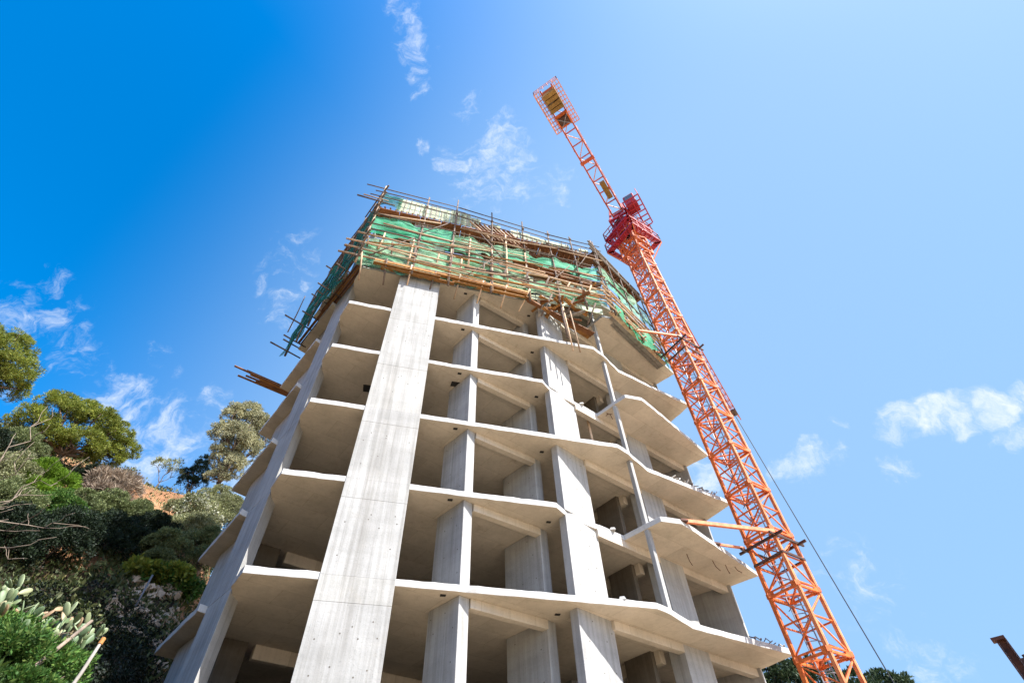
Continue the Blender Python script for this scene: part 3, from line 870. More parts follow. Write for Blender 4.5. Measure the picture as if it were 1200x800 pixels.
C4 = [corner(i) for i in range(4)]
crane = thing('tower_crane', (CX, CY, 0), 'orange lattice tower crane with red slewing platform standing beside the building', 'crane')
SH, SB, SN = 2.02, -.96, 19


def at(p, z): return Vector((p.x, p.y, z))


chord_me = [MB().bar(at(c, 0), at(c, SH - .004), .12, .12, C4[0] - C4[1]).mesh('chord', M_orange if i in (1, 2) else M_orange2) for i, c in enumerate(C4)]
fr = MB()
for i in range(4):
    a, b = C4[i], C4[(i + 1) % 4]
    fr.bar(at(a, .05), at(b, .05), .075, .075); fr.bar(at(a, .2), at(b, .2), .05, .05)
    for c, o in ((a, b), (b, a)):        # gusset plates at the joints
        d = (o - c).normalized(); nrm = (a + b).normalized()
        fr.box(at(c, .09) + d * .13 + nrm * .012, d * .08, Vector((0, 0, .1)), nrm * .008)
fr.bar(at(C4[0], .06), at(C4[2], .06), .05, .05)
fr.bar(at(C4[1], .065), at(C4[3], .065), .05, .05)
for c in C4: fr.box(at(c, .1), Vector((.08, 0, 0)), Vector((0, .08, 0)), (0, 0, .08))
frame_me = fr.mesh('mast_section', M_orange)
brace_me = []; strut_me = []
for i in range(4):
    a, b = C4[i], C4[(i + 1) % 4]
    if i % 2: a, b = b, a
    brace_me.append(MB().bar(at(a, .2), at(b, 1.06), .048, .04).mesh('brace', M_orange2 if i in (0, 3) else M_orange))
    brace_me.append(MB().bar(at(b, 1.16), at(a, 1.98), .048, .04).mesh('brace', M_orange2 if i in (0, 3) else M_orange))
    strut_me.append(MB().bar(at(a, 1.11), at(b, 1.11), .048, .048).mesh('strut', M_orange))
lad = MB()
lc = C4[1] * .42; ld = (C4[0] - C4[2]).normalized()
for sgn in (-1, 1): lad.bar(at(lc + ld * .2 * sgn, 0), at(lc + ld * .2 * sgn, SH), .035, .035)
for j in range(7): lad.bar(at(lc - ld * .2, .14 + j * .288), at(lc + ld * .2, .14 + j * .288), .025, .025)
for j in range(3):                      # safety hoops
    z = .35 + j * .67
    pts = [at(lc, z) + ld * .3 * math.cos(t) - C4[1].normalized() * .42 * math.sin(t) for t in np.linspace(0, math.pi, 7)]
    lad.tube(pts, .014, 4)
ladder_me = lad.mesh('ladder', M_gsteel)
for s in range(SN):
    sec = inst('mast_section', frame_me, crane, (0, 0, SB + s * SH))
    for me in chord_me: inst('chord', me, sec)
    for me in brace_me: inst('brace', me, sec)
    for me in strut_me: inst('strut', me, sec)
    inst('ladder', ladder_me, sec)
MB().box((CX, CY, .3), (1.9, 0, 0), (0, 1.9, 0), (0, 0, .5)).build('foundation_block', M_core, crane)
CT = Vector((CX, CY, 0))


def cw_(p, z):
    q = CT + p; q.z = z; return q


# collars and ties to the building
for zc, ends in ((10.92, [((5.75, 16.35, 11.12), 3, .11), ((7.3, 18.1, 11.13), 2, .07)]), (22.4, [((6.1, 16.95, 23.16), 3, .1), ((7.5, 18.6, 23.15), 2, .07)])):
    cl = MB()
    for i in range(4):
        a, b = C4[i] * 1.16, C4[(i + 1) % 4] * 1.16; d = (b - a).normalized() * .32
        cl.bar(cw_(a - d, zc + .01 * i), cw_(b + d, zc + .01 * i), .06, .09)
    cl.build('tie_collar', M_dsteel, crane)
    cl = MB()
    for i in range(4):
        a, b = C4[i] * 1.1, C4[(i + 1) % 4] * 1.1
        cl.bar(cw_(a, zc - .62 + .01 * i), cw_(b, zc - .62 + .01 * i), .06, .08)
    cl.build('tie_collar', M_dsteel, crane)
    for p, ci, w in ends:
        MB().bar(p, cw_(C4[ci] * 1.2, zc + .12), w, w * 1.15).build('tie_beam', M_orange2, crane)
        MB().box(Vector(p) - Vector((0, 0, .04)), (.14, .05, 0), (-.05, .14, 0), (0, 0, .035)).build('tie_anchor', M_rust, crane)

# slewing unit
ZT = SB + SN * SH                     # 37.4
sq = lambda half, z, w, h, rotm=0: None


def ring(half, z, w, h, mb):
    for i in range(4):
        mb.bar(cw_(C4[i] * half, z + .004 * i), cw_(C4[(i + 1) % 4] * half, z + .004 * i), w, h)


cf = MB()
for z in (ZT - 4.4, ZT - 3.2, ZT - 2.0): ring(1.3, z, .09, .09, cf)
for i in range(4):
    cf.bar(cw_(C4[i] * 1.3, ZT - 4.5), cw_(C4[i] * 1.3, ZT - .9), .1, .1)
    for z in (ZT - 4.3, ZT - 3.1):
        cf.bar(cw_(C4[i] * 1.3, z), cw_(C4[(i + 1) % 4] * 1.3, z + 1.1), .06, .06)
    cf.bar(cw_(C4[i] * 1.1, ZT - 5.2), cw_(C4[i] * 2.45, ZT - 3.1), .07, .07)
cf.build('climbing_frame', M_orange, crane)


def platform(half, inner, z, rail):
    fl = MB()
    for i in range(4):
        a, b = C4[i], C4[(i + 1) % 4]
        for t in np.linspace(inner, half, 5): fl.bar(cw_(a * t, z), cw_(b * t, z), .07, .04)
        for t in np.linspace(0, 1, 7):
            p = a.lerp(b, t); fl.bar(cw_(p * inner, z - .06), cw_(p * half, z - .06), .08, .09)
    o = fl.build('platform', M_crimson, crane)
    ra = MB()
    for i in range(4):
        a, b = C4[i] * half, C4[(i + 1) % 4] * half
        for dz in (.55, 1.1): ra.bar(cw_(a, z + dz + .005 * i), cw_(b, z + dz + .005 * i), .05, .05)
        ra.bar(cw_(a, z + .1), cw_(b, z + .1), .03, .16)
        for t in np.linspace(0, 1, 5): p = a.lerp(b, t); ra.bar(cw_(p, z), cw_(p, z + 1.1), .045, .045)
    ra.build('railing', M_crimson, o)
    return o


platform(2.45, 1.85, ZT - 3.0, True)
platform(2.25, 1.65, ZT - 1.3, True)
tt = MB(); ring(1.25, ZT - .25, .3, .4, tt); ring(1.0, ZT - .6, .25, .3, tt)
tt.build('turntable_base', M_crimson, crane)
MB().tube([cw_(Vector((0, 0, 0)), ZT - .1), cw_(Vector((0, 0, 0)), ZT + .35)], .95, 24).build('slewing_ring', M_dsteel, crane)
ja = R(31.8)
JD = Vector((math.sin(ja), math.cos(ja), 0)); JL = Vector((math.cos(ja), -math.sin(ja), 0))


def J(t, l, z):      # t away from camera along the jib, l to the right
    p = CT + JD * t + JL * l; p.z = z; return p


ZJ = ZT + 1.5
tur = MB()
for t in (-1, 1):
    for l in (-.75, .75): tur.bar(J(t, l, ZT + .35), J(t * .7, l * .65, ZJ + 1.2), .18, .18)
    tur.bar(J(t, -.8, ZT + .45), J(t, .8, ZT + .45), .16, .2); tur.bar(J(t * .7, -.5, ZJ), J(t * .7, .5, ZJ), .14, .16)
for l in (-.78, .78): tur.bar(J(-1.1, l, ZT + .5), J(1.1, l, ZT + .5), .16, .22); tur.bar(J(-.9, l * .7, ZT + .6), J(.9, l * .7, ZJ + .6), .1, .1)
tur.build('turret', M_crimson, crane)
# operator's cab slung beside the jib root
cab = MB().box(J(-1.3, 1.28, ZT + .6), JD * .52, JL * .42, (0, 0, .7)).build('cab', M_crimson, crane, bevel=.06)
for c, a, b in ((J(-1.3, 1.702, ZT + .75), JD * .4, .38), (J(-1.3, .858, ZT + .75), JD * .4, .38), (J(-1.822, 1.28, ZT + .78), JL * .3, .38)):
    nn = a.normalized().cross(Vector((0, 0, 1)))
    MB().box(c, a, Vector((0, 0, b)), nn * .012).build('cab_window', M_glass, cab)
sf = MB()
for t in np.linspace(-2.2, .6, 7): sf.bar(J(t, .75, ZT - .25), J(t, 1.95, ZT - .25), .08, .06)
for l in (.75, 1.4, 2.0): sf.bar(J(-2.2, l, ZT - .18), J(.6, l, ZT - .18), .09, .09)
o = sf.build('cab_platform', M_crimson, crane)
ra = MB()
for z in (.5, 1.0): ra.bar(J(-2.2, 2.0, ZT - .2 + z), J(.6, 2.0, ZT - .2 + z), .045, .045)
for t in np.linspace(-2.2, .6, 5): ra.bar(J(t, 2.0, ZT - .2), J(t, 2.0, ZT + .8), .045, .045)
ra.build('railing', M_crimson, o)
# counter-jib
cj = MB()
for l in (-.43, .43): cj.bar(J(-.7, l, ZJ), J(-11.9, l, ZJ + .05), .1, .24)
cj.build_o = None
cjo = cj.build('counter_jib', M_redor, crane)
ts = np.arange(-.9, -11.8, -1.08)
for i, t in enumerate(ts):
    MB().bar(J(t, -.43, ZJ - .02), J(t, .43, ZJ - .02), .07, .1).build('cross_member', M_redor, cjo)
    if i + 1 < len(ts):
        s = 1 if i % 2 else -1
        MB().bar(J(t, -.43 * s, ZJ - .05), J(ts[i + 1], .43 * s, ZJ - .05), .055, .05).build('brace', M_pink, cjo)
MB().box(J(-5.9, 0, ZJ - .06), JL * .56, JD * .12, (0, 0, .09)).build('cross_member', M_redor, cjo)
MB().box(J(-3.0, .12, ZJ + .1), JL * .2, JD * .75, (0, 0, .18)).build('electric_cabinet', M_yellow, cjo)
for sgn in (-1, 1):
    wk = MB()
    for t in np.linspace(-8.8, -11.95, 12): wk.bar(J(t, .5 * sgn, ZJ), J(t, .95 * sgn, ZJ), .06, .04)
    for l in (.56, .74, .94): wk.bar(J(-8.8, l * sgn, ZJ + .03), J(-11.95, l * sgn, ZJ + .03), .05, .05)
    w = wk.build('walkway', M_pink, cjo)
ra = MB()
rl = [(-8.8, .92), (-11.95, .92), (-11.95, -.92), (-8.8, -.92)]
for (a, b), (c, d) in zip(rl, rl[1:]):
    for z in (.4, .8): ra.bar(J(a, b, ZJ + z), J(c, d, ZJ + z), .035, .035)
    for q in np.linspace(0, 1, 6): ra.bar(J(a + (c - a) * q, b + (d - b) * q, ZJ), J(a + (c - a) * q, b + (d - b) * q, ZJ + .8), .035, .035)
for l in (-.45, .45):
    for z in (.55, 1.05): ra.bar(J(-.9, l * 1.1, ZJ + z), J(-8.2, l * 1.1, ZJ + z), .03, .03)
    for t in np.arange(-1, -8.3, -1.2): ra.bar(J(t, l * 1.1, ZJ), J(t, l * 1.1, ZJ + 1.05), .035, .035)
ra.build('railing', M_pink, cjo)
for i in range(4):
    t = -10.42 - i * .33 - (.06 if i > 1 else 0)
    MB().box(J(t, 0, ZJ + .1), JL * .5, JD * .145, (0, 0, .62)).build('counterweight', M_yellow, crane, bevel=.02)
wi = MB().box(J(-9.45, 0, ZJ - .12), JL * .5, JD * .48, (0, 0, .12)).build('winch', M_orange, crane)
MB().tube([J(-9.45, -.34, ZJ - .3), J(-9.45, .34, ZJ - .3)], .3, 16).build('drum', M_dsteel, wi)
for sgn in (-1, 1):
    MB().box(J(-9.45, .42 * sgn, ZJ - .3), JL * .05, JD * .42, (0, 0, .3)).build('winch_cheek', M_orange, wi)
    MB().bar(J(-9.45 - .4, -.4 * sgn, ZJ - .63), J(-9.45 + .4, .4 * sgn, ZJ - .63 - .01 * sgn), .045, .03).build('winch_cross', M_gsteel, wi)
# main jib running away behind the mast
jo = MB()
JE = 30.0
for l in (-.4, .4): jo.bar(J(.7, l, ZJ), J(JE, l, ZJ + .1), .1, .12)
jo.bar(J(.7, 0, ZJ + .95), J(JE, 0, ZJ + .95), .1, .1)
jib = jo.build('jib', M_redor, crane)
ts = np.arange(.8, JE - .9, 1.15)
for i, t in enumerate(ts):
    MB().bar(J(t, -.4, ZJ + .02), J(t, .4, ZJ + .02), .05, .05).build('strut', M_redor, jib)
    for l in (-.4, .4): MB().bar(J(t, l, ZJ + .02), J(t + .57, 0, ZJ + .93), .05, .05).build('brace', M_redor, jib); MB().bar(J(t + .58, 0, ZJ + .93), J(t + 1.14, l, ZJ + .02), .05, .05).build('brace', M_redor, jib)
tr = MB().box(J(28, 0, ZJ - .2), JD * .5, JL * .45, (0, 0, .1)).build('trolley', M_dsteel, crane)
MB().tube([J(28, .1, ZJ - .3), Vector((25.95, 40.9, .2))], .045, 6).build('hoist_rope', M_black, crane)

# ------------------------------------------------------------------ rusty column bottom right
bc = thing('steel_column', polar(40.1, 15, 0), 'dark rusty steel column with a clipped top at the lower right', 'steel column')
p = polar(40.1, 15, 0)
t1 = Vector((math.cos(R(40.1)), -math.sin(R(40.1)), 0)); t2 = Vector((math.sin(R(40.1)), math.cos(R(40.1)), 0))
mb = MB()
for s in (-.08, .08): mb.box(p + t1 * s + Vector((0, 0, 2.65)), t1 * .012, t2 * .09, (0, 0, 2.65))
mb.box(p + Vector((0, 0, 2.65)), t1 * .067, t2 * .012, (0, 0, 2.648))
mb.build('beam_shaft', M_rust, bc)
MB().box(p + Vector((0, 0, 5.33)) - t1 * .03, t1 * .12, t2 * .1, (0, 0, .03)).build('cap_plate', M_rust, bc)
MB().tube([p + t1 * .17 + Vector((0, 0, 0)), p + t1 * .17 + Vector((0, 0, 5.0))], .035, 8).build('side_pipe', M_dsteel, bc)
for z in (4.9, 3.6, 2.0): MB().box(p + t1 * .14 + Vector((0, 0, z)), t1 * .07, t2 * .03, (0, 0, .05)).build('pipe_clamp', M_dsteel, bc)

# ------------------------------------------------------------------ vegetation
def quads(name, mat, cen, dirs, length, width, parent=None, loc=(0, 0, 0)):
    """leaf-sized faces: kite quads growing from cen along dirs"""
    n = len(cen)
    rv = rng.normal(size=(n, 3)); side = np.cross(dirs, rv); side /= np.linalg.norm(side, axis=1, keepdims=True) + 1e-9
    ln = (length * rng.uniform(.6, 1.3, n))[:, None]; wd = (width * rng.uniform(.6, 1.3, n))[:, None]
    v = np.empty((n, 4, 3))
    v[:, 0] = cen; v[:, 1] = cen + dirs * ln * .5 + side * wd * .5; v[:, 2] = cen + dirs * ln; v[:, 3] = cen + dirs * ln * .5 - side * wd * .5
    wl = WORLD_LOC[parent.name] if parent else Vector(loc)
    v -= np.array(wl)
    me = bpy.data.meshes.new(name)
    me.vertices.add(n * 4); me.vertices.foreach_set('co', v.reshape(-1))
    me.loops.add(n * 4); me.loops.foreach_set('vertex_index', np.arange(n * 4, dtype=np.int32))
    me.polygons.add(n); me.polygons.foreach_set('loop_start', np.arange(0, n * 4, 4, dtype=np.int32))
    me.materials.append(mat); me.update(); me.validate()
    o = bpy.data.objects.new(name, me); col.objects.link(o)
    if parent: o.parent = parent
    else: o.location = wl
    WORLD_LOC[o.name] = Vector(wl)
    return o


def crown(name, mat, lobes, clumps, leaves, ll, lw, parent, up=.35, spread=.3, inner=.5):
    """lobes: (centre, rx, ry, rz); leaves grow in tufts over clumps that sit on and inside each lobe"""
    cs, ds = [], []
    wts = np.array([l[1] * l[2] + l[1] * l[3] for l in lobes]); wts = wts / wts.sum()
    for (c, rx, ry, rz), w in zip(lobes, wts):
        m = max(5, int(clumps * w)); rad = np.array([rx, ry, rz])
        d = rng.normal(size=(m, 3)); d /= np.linalg.norm(d, axis=1, keepdims=True)
        d[:, 2] = np.where(d[:, 2] < -.45, -d[:, 2], d[:, 2])
        cc = np.array(c) + d * rad * rng.uniform(inner, 1.0, m)[:, None]
        cr = spread * rad.mean() * rng.uniform(.55, 1.25, m)
        for p, r_, dd in zip(cc, cr, d):
            q = rng.normal(size=(leaves, 3)); q /= np.linalg.norm(q, axis=1, keepdims=True)
            flip = (q @ dd) < -.2; q[flip] *= -1
            cs.append(p + q * r_ * rng.uniform(.45, 1, leaves)[:, None] * np.array([1, 1, .75]))
            g = q + rng.normal(size=(leaves, 3)) * .45; g[:, 2] += up
            g /= np.linalg.norm(g, axis=1, keepdims=True); ds.append(g)
    return quads(name, mat, np.concatenate(cs), np.concatenate(ds), ll, lw, parent)


def limb(a, b, r0, r1, mb, n=5, wig=.08):
    a, b = Vector(a), Vector(b); L_ = (b - a).length; pts = []; rad = []
    for i in range(n + 1):
        t = i / n
        w = Vector((random.uniform(-1, 1), random.uniform(-1, 1), random.uniform(-.4, .4))) * wig * L_ * (0 if i in (0, n) else 1)
        pts.append(a.lerp(b, t) + w); rad.append(r0 + (r1 - r0) * t)
    mb.tube(pts, rad, 6); return pts


def tree(name, label, cat, base, lobes, mat, clumps, leaves, ll, lw, tr=.18, group=None, bark=None, fork=.35, **kw):
    t = thing(name, base, label, cat, group)
    base = Vector(base)
    top = sum((Vector(l[0]) for l in lobes), Vector()) / len(lobes)
    mb = MB(); f = base.lerp(top, fork)
    limb(base - Vector((0, 0, .4)), f, tr, tr * .75, mb)
    mb.build('trunk', bark or M_bark, t, smooth=True)
    mb = MB()
    for c, rx, ry, rz in lobes:
        c = Vector(c); limb(f, c, tr * .6, tr * .2, mb)
        for _ in range(3):
            d = Vector((random.uniform(-1, 1) * rx, random.uniform(-1, 1) * ry, random.uniform(-.2, .9) * rz)) * .85
            limb(f.lerp(c, .6), c + d, tr * .3, tr * .07, mb, 4)
    mb.build('limbs', bark or M_bark, t, smooth=True)
    crown('crown', mat, lobes, clumps, leaves, ll, lw, t, **kw)
    return t


def lobes_at(r, items):
    """items: (azimuth, elevation, radius horizontally, radius vertically) seen from the viewpoint, at distance r"""
    return [(tuple(sight(a, e, r + dr)), h, h, v) for a, e, h, v, dr in items]


def foot(az, r): return polar(az, r)


G1 = 'trees on the hillside'
tree('pine_tree', 'tall umbrella pine with rounded green crown, leftmost on the hill', 'tree', foot(-58.5, 42),
     lobes_at(42, [(-60.5, 33.0, 2.0, 1.6, 0), (-57.6, 32.4, 1.7, 1.5, -.5), (-59.2, 34.0, 1.6, 1.2, .3), (-57.2, 31.6, 1.3, .9, 0), (-61, 31.4, 1.6, 1.0, .5), (-63, 33.2, 2.2, 1.8, 0)]),
     L_pine, 800, 80, .2, .04, .22, G1, up=.7, spread=.2)
tree('pine_tree', 'broad lumpy pine with olive green crown, second from the left on the hill', 'tree', foot(-50, 36.5),
     lobes_at(36, [(-52.6, 31.9, 1.25, .9, 0), (-51.1, 32.3, 1.1, .8, .6), (-49.2, 32.2, 1.25, 1.0, 0), (-47.4, 31.6, 1.1, .9, -.3), (-46.0, 30.9, .95, .75, 0), (-49.2, 30.0, 1.4, .8, -.5), (-53.4, 30.0, 1.3, .9, .2), (-47, 29.9, 1.2, .7, .2), (-51.5, 29.4, 1.2, .8, .3)]),
     L_pine, 1000, 80, .17, .035, .2, G1, up=.6, spread=.22)
tree('young_pine', 'bright lime green young pine bush below the lumpy pine', 'bush', foot(-49, 30),
     lobes_at(30, [(-50, 27.2, .65, .6, 0), (-48.4, 26.6, .7, .7, 0), (-49.6, 25.7, .7, .5, -.3), (-47.9, 25.6, .5, .5, -.2), (-50.8, 26.0, .5, .5, 0)]),
     L_lime, 300, 80, .15, .03, .08, G1, up=.9, spread=.28)
tree('dry_shrub', 'leafless greyish brown shrub on the slope below the lumpy pine', 'shrub', foot(-44.7, 34),
     lobes_at(34, [(-45.6, 28.0, .8, .7, 0), (-44.3, 28.4, .8, .7, 0), (-43.3, 27.9, .65, .7, 0), (-44.9, 27.0, .9, .6, -.3), (-43.5, 26.8, .6, .5, 0)]),
     L_dry, 200, 45, .34, .03, .07, G1, up=.6, spread=.35)
for i, (az, el, r, h, v, m, lab) in enumerate([
        (-43.9, 26.2, 31, .9, .75, L_olive, 'dull olive shrub on the hill below the leafless brown shrub'),
        (-41.6, 26.2, 31, 1.0, .7, L_olive, 'olive green shrub on the hill just left of the orange soil'),
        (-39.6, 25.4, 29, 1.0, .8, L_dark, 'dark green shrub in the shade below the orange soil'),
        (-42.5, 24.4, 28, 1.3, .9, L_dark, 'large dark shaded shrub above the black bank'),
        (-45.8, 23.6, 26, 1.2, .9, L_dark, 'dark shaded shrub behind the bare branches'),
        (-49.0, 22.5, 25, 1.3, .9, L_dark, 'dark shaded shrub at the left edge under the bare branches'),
        (-37.6, 27.8, 34, .9, .7, L_grey, 'grey green shrub right of the orange soil patch'),
        (-35.4, 29.3, 35, 1.0, .8, L_grey, 'grey green shrub below the tall silvery tree'),
        (-36.2, 26.3, 31, 1.1, .9, L_grey, 'rounded grey green shrub beside the left slab edges'),
        (-33.9, 28.6, 33, 1.2, 1.0, L_grey, 'pale grey green shrub partly behind the slab edges'),
        (-34.4, 25.4, 29, 1.0, .8, L_olive, 'olive shrub partly behind the lower left balcony'),
        (-37.9, 24.6, 27.5, .8, .6, L_olive, 'low olive shrub above the pale rubble'),
        (-53.0, 28.0, 33, 1.1, .8, L_olive, 'dull olive shrub at the left edge under the lumpy pine'),
        (-46.6, 27.6, 34.5, .9, .7, L_dark, 'dark shrub between the lime green bush and the leafless brown shrub'),
        (-52.2, 26.2, 30, 1.1, .8, L_grey, 'grey green shrub left of the lime green bush, behind the bare branches'),
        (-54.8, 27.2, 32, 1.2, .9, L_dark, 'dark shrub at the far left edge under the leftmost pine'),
        (-46.3, 25.6, 29.5, .8, .6, L_olive, 'olive shrub just right below the lime green bush'),
        (-51.0, 24.2, 27.5, 1.2, .8, L_olive, 'olive shrub at the left edge in the middle of the bare branches'),
        (-47.3, 25.0, 28, .9, .6, L_fresh, 'leafy green shrub among the bare branches')]):
    base = foot(az, r + .2)
    tree('shrub', lab, 'shrub', base, lobes_at(r, [(az - 1.0, el, h * .75, v * .8, .2), (az + 1.0, el + .1, h * .75, v * .8, 0), (az, el + .7, h * .7, v * .7, .1), (az + .3, el - 1.1, h * .9, v * .7, -.2)]),
         m, 260, 80, .1, .04, .05, 'shrubs on the hillside', up=.5, spread=.3)
fl = thing('flowering_shrub', foot(-36.6, 32), 'shrub dotted with white flowers on the slope left of the building', 'shrub', 'shrubs on the hillside')
lb = lobes_at(32, [(-37.4, 28.7, .7, .6, 0), (-36.2, 28.4, .8, .6, 0), (-38.3, 27.3, .5, .5, 0), (-35.2, 27.6, .6, .6, -.3)])
crown('crown', L_grey, lb, 70, 50, .16, .06, fl)
crown('flowers', L_flower, lb, 60, 12, .12, .1, fl, spread=.35)['kind'] = 'stuff'
tree('silver_tree', 'tall silvery green tree rising beside the left slab edges', 'tree', foot(-36, 40.5),
     lobes_at(40, [(-38.0, 37.2, 1.0, 1.2, 0), (-36.6, 37.6, 1.2, 1.3, .4), (-35.3, 37.2, 1.1, 1.3, 0), (-38.3, 35.2, 1.0, 1.2, 0), (-36.6, 35.2, 1.3, 1.4, -.5), (-35.0, 34.6, 1.2, 1.3, 0), (-37.2, 33.2, 1.0, 1.1, .2), (-35.8, 32.6, 1.1, 1.2, 0), (-33.5, 36.4, 1.4, 1.6, .5), (-36.4, 31.4, .8, .8, 0)]),
     L_silver, 900, 70, .18, .05, .2, G1, up=-.1, spread=.26)
tree('cypress_tree', 'small dark cypress on the skyline left of the silvery tree', 'tree', foot(-38.4, 44),
     lobes_at(44, [(-38.7, 32.2, .55, .75, 0), (-38.3, 31.2, .8, .8, 0), (-39.3, 30.9, .6, .6, 0), (-37.8, 30.5, .6, .6, 0), (-38.9, 30.1, .8, .5, 0)]),
     L_cyp, 120, 60, .2, .05, .09, G1, up=.7, spread=.3)
tree('sparse_shrub', 'thin pale shrub against the clouds left of the small cypress', 'shrub', foot(-41.4, 44),
     lobes_at(44, [(-42.2, 30.8, .7, .5, 0), (-41.0, 31.0, .7, .6, 0), (-40.2, 30.5, .6, .4, 0)]),
     L_grey, 40, 36, .22, .05, .06, G1, up=.9, spread=.45)
# low leafy plants, rubble and post above the dark bank
for i, (az, r, lab) in enumerate([(-38.6, 26.4, 'low yellow green plant on the bank, left of the metal post'), (-37.2, 26.6, 'low yellow green plant on the bank right beside the metal post'),
                                  (-35.9, 26.6, 'low yellow green plant in the middle of the bank edge'), (-34.6, 26.9, 'low yellow green plant on the bank nearest the building')]):
    b = foot(az, r); t = thing('leafy_plant', b, lab, 'plant', 'low plants along the bank')
    crown('leaves', L_yel if i % 2 == 0 else L_fresh, [(tuple(b + Vector((0, 0, .35))), .75, .75, .45)], 60, 30, .2, .1, t)
rub = []
rb = MB()
for i in range(190):
    az = random.uniform(-39.6, -33.6); r = random.uniform(23.2, 26.4); b = polar(az, r) + Vector((0, 0, .03)); s = random.uniform(.06, .2)
    a = Vector((random.uniform(-1, 1), random.uniform(-1, 1), random.uniform(-.5, .5))).normalized(); c = a.cross(Vector((.2, .5, .8))).normalized(); d = a.cross(c)
    rb.box(b, a * s, c * s * random.uniform(.5, .9), d * s * random.uniform(.3, .8))
tag(rb.build('rubble', simple('rubble_stone', (.58, .44, .32), (.36, .27, .19), 3, .9)), kind='stuff')
b = foot(-37.7, 24.6)
tag(MB().tube([b - Vector((0, 0, .3)), b + Vector((.02, 0, 1.25))], .035, 10).build('metal_post', M_steelpost, loc=b, smooth=True), 'slim grey metal post standing on the rubble bank', 'post')

# ivy on the bank; its shade is put into the leaf colour
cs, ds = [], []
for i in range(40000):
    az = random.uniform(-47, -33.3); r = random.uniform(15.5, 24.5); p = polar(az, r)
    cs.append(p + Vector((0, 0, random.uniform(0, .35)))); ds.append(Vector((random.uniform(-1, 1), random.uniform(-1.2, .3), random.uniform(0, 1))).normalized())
tag(quads('ground_ivy', leaf('shade_dark_ivy_leaves', (.003, .007, .004), (.007, .014, .007), (.016, .026, .012), .08), np.array(cs), np.array(ds), .1, .06), kind='stuff')
# low scrub that covers the hillside except the bare soil patch
cs, ds = [], []
for i in range(80000):
    az = random.uniform(-75, -31); r = random.uniform(22, 58)
    if -43.5 < az < -37.2 and 34 < r < 44 and random.random() < .9: continue
    p = polar(az, r)
    cs.append(p + Vector((0, 0, random.uniform(0, .3) * (1 + .8 * math.sin(p.x * 1.7) * math.sin(p.y * 1.3)))))
    ds.append(Vector((random.uniform(-1, 1), random.uniform(-1.2, .6), random.uniform(0, 1.2))).normalized())
tag(quads('hillside_scrub', leaf('scrub_leaves', (.03, .045, .015), (.075, .095, .032), (.15, .15, .07)), np.array(cs), np.array(ds), .22, .1), kind='stuff')
# dry grass over the hillside
cs, ds = [], []
for i in range(5000):
    az = random.uniform(-66, -32); r = random.uniform(25, 56); p = polar(az, r)
    cs.append(p); ds.append(Vector((random.uniform(-.5, .5), random.uniform(-.5, .5), 1)).normalized())
tag(quads('dry_grass', leaf('dry_grass_blades', (.16, .14, .05), (.25, .2, .08), (.12, .16, .04)), np.array(cs), np.array(ds), .38, .05), kind='stuff')

# near bank: fresh green bushes, cactus, stakes
for i, (az, r, h, v, lab) in enumerate([(-45.5, 11.4, .8, .55, 'bright green bush at the lower left corner in front of the cactus'),
                                        (-42.3, 10.6, .75, .45, 'bright green bush at the bottom edge left of the wooden stakes'),
                                        (-39.4, 10.4, .6, .4, 'bright green bush at the bottom edge under the wooden stakes'),
                                        (-47.5, 11.2, .7, .6, 'yellowish green bush at the left edge beside the cactus'),
                                        (-44.6, 9.9, .6, .4, 'bright green bush at the bottom edge under the lower end of the long stake'),
                                        (-41.9, 9.5, .4, .3, 'bright green bush at the bottom edge between the two wooden stakes')]):
    b = foot(az, r); t = thing('green_bush', b, lab, 'bush', 'green bushes on the near bank')
    crown('leaves', L_fresh if i != 3 else L_yel, [(tuple(b + Vector((0, 0, .05))), h, h, v * .55), (tuple(b + Vector((.3, -.3, .0))), h * .8, h * .8, v * .5)], 190, 60, .065, .03, t, spread=.3, up=.55, inner=.35)
    mb = MB()
    for _ in range(9):
        d = Vector((random.uniform(-h, h), random.uniform(-h, h), v * random.uniform(.5, .95)))
        limb(b + d * .2 - Vector((0, 0, .1)), b + d, .012, .004, mb, 4, .08)
    mb.build('stems', M_palebark, t)


cs, ds = [], []
for i in range(16000):
    az = random.uniform(-56, -37.5); r = random.uniform(7.5, 13.5); p = polar(az, r)
    cs.append(p + Vector((0, 0, random.uniform(-.02, .06)))); ds.append(Vector((random.uniform(-.9, .9), random.uniform(-.9, .9), random.uniform(.2, 1.2))).normalized())
tag(quads('bank_grass', leaf('bank_grass_blades', (.02, .05, .01), (.045, .1, .02), (.09, .13, .03), .3), np.array(cs), np.array(ds), .16, .035), kind='stuff')


def pad_mesh():
    n, m = 10, 6; vs = []; fs = []
    for j in range(m + 1):
        t = math.pi * j / m
        w = math.sin(t) * (.72 + .28 * (1 - math.cos(t)) / 2)
        for k in range(n):
            a = 2 * math.pi * k / n
            vs.append((.27 * w * math.cos(a), .06 * w * math.sin(a) * 1.2, .5 - .5 * math.cos(t)))
    for j in range(m):
        for k in range(n): fs.append((j * n + k, j * n + (k + 1) % n, (j + 1) * n + (k + 1) % n, (j + 1) * n + k))
    mb = MB(); mb.add(vs, fs); return mb.mesh('pad', M_cactus, smooth=True)


PAD = pad_mesh()


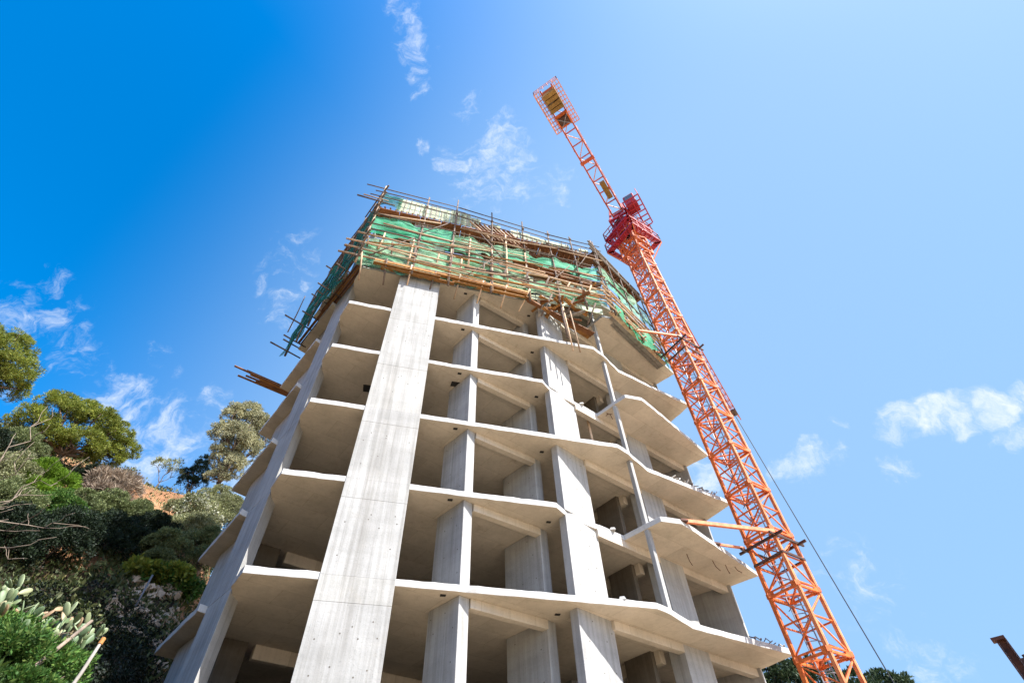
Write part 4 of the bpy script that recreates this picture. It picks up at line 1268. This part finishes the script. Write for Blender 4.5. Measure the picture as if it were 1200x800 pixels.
def cactus(az, r, label, n, hgt, lean, seed):
    rr = random.Random(seed); b = polar(az, r)
    t = thing('prickly_pear', b, label, 'cactus', 'prickly pear cacti on the near bank')
    todo = [(Vector((rr.uniform(-.5, .5), rr.uniform(-.3, .3), -.05)), rr.uniform(-.5, .5), rr.uniform(-.4, .4), 0) for _ in range(7)]
    k = 0
    while todo and k < n:
        p, tx, ty, lv = todo.pop(0); s = rr.uniform(.19, .34) * hgt
        o = inst('pad', PAD, t, p, (tx, ty + lean, rr.uniform(-1.3, 1.3)), (s * rr.uniform(.8, 1.1), s, s)); k += 1
        m = o.rotation_euler.to_matrix()
        for _ in range(rr.choice([1, 2, 2]) if lv < 4 else 0):
            top = p + m @ Vector((rr.uniform(-.18, .18) * s, 0, .93 * s))
            todo.append((top, max(-.9, min(.9, tx + rr.uniform(-.6, .6))), max(-.9, min(.9, ty + rr.uniform(-.6, .6))), lv + 1))
    return t


cactus(-46.4, 11.9, 'tallest prickly pear cactus, with pale rounded pads, at the left edge', 60, .82, -.1, 3)
cactus(-44.2, 11.7, 'prickly pear cactus with a reddish pad in the middle of the near bank', 60, .9, .15, 11)
cactus(-42.2, 11.6, 'prickly pear cactus just left of the long pale stake', 56, .85, .25, 23)
cactus(-43.6, 10.6, 'low prickly pear cactus in front among the bright green bushes', 44, .75, .1, 31)
cactus(-40.6, 11.6, 'small prickly pear cactus behind the two wooden stakes', 36, .7, .3, 47)
for (a1, e1_, r1, a2, e2_, r2, rad, m, lab) in [(-42.3, 14.4, 9.2, -40.2, 18.3, 10.0, .026, M_palebark, 'long pale wooden stake leaning over the green bush'),
                                               (-39.3, 12.5, 8.9, -38.75, 17.0, 9.2, .023, M_grey, 'grey wooden stake with an orange tip at the bottom edge')]:
    p1, p2 = sight(a1, e1_, r1), sight(a2, e2_, r2)
    g = ground_z(p1.x, p1.y) - .2
    p0 = p1 + (p1 - p2) * max(0, (p1.z - g) / max(.2, (p2 - p1).z))
    st = thing('wooden_stake', p0, lab, 'stake', 'wooden stakes on the near bank')
    MB().tube([p0, p1, p1.lerp(p2, .5) + Vector((.02, 0, .02)), p2], [rad * 1.1, rad, rad, rad * .85], 8).build('shaft', m, st, smooth=True)
    if 'orange' in lab: MB().tube([p2 + (p2 - p1).normalized() * -.02, p2 + (p2 - p1).normalized() * .07], rad * 1.25, 8).build('tip', M_plank, st)

# bare branching bush at the left edge
bt = thing('bare_bush', polar(-53.5, 20), 'tangle of bare pale branches reaching in from the left edge', 'bush')
root = polar(-53.5, 20)
mb = MB(); hub = sight(-54.0, 21.8, 20)
limb(root - Vector((0, 0, .3)), hub, .12, .09, mb); mb.build('trunk', M_palebark, bt, smooth=True)
tips = [(-48.4, 27.6, 20.5), (-45.3, 24.4, 20), (-50.5, 25.0, 20), (-49.5, 22.6, 19), (-52.6, 31.0, 21), (-47.2, 21.2, 19), (-50.8, 20.9, 18.5), (-51.9, 27.5, 19.5)]
for a, e, r in tips:
    mb = MB(); q = sight(a, e, r)
    pts = limb(hub, q, .03, .008, mb, 8, .09)
    for i in range(2, len(pts)):
        for _ in range(1):
            d = (pts[i] - pts[i - 1]).normalized() * random.uniform(.3, .9) + Vector((random.uniform(-.6, .6), random.uniform(-.6, .6), random.uniform(-.3, .7)))
            sub = limb(pts[i], pts[i] + d * .8, .013, .005, mb, 3, .08)
    mb.build('branch', M_palebark, bt, smooth=True)

# trees beyond the crane on the right
for i, (az, el, r, h, v, lab) in enumerate([(22.6, 14.6, 46, 1.6, 1.4, 'dark tree seen under the lowest balcony tip'), (25.4, 13.8, 48, 1.9, 1.4, 'dark tree seen through the foot of the crane mast'),
                                            (28.3, 12.6, 52, 1.7, 1.2, 'dark tree just right of the crane mast foot'), (31.0, 12.3, 54, 1.5, 1.1, 'small rounded tree right of the crane at the bottom edge'), (20.0, 14.0, 46, 1.7, 1.4, 'dark tree behind the right corner of the building')]):
    tree('background_tree', lab, 'tree', foot(az, r), lobes_at(r, [(az - 1.1, el - .3, h * .8, v, 0), (az + 1.1, el - .2, h * .8, v, .5), (az, el + .6, h * .7, v * .8, 0), (az, el - 2.2, h * 1.1, v, .3), (az + .4, el - 4.2, h * 1.2, v * 1.1, 0)]),
         L_far, 200, 50, .3, .12, .25, 'trees beyond the crane', up=.3, spread=.3)
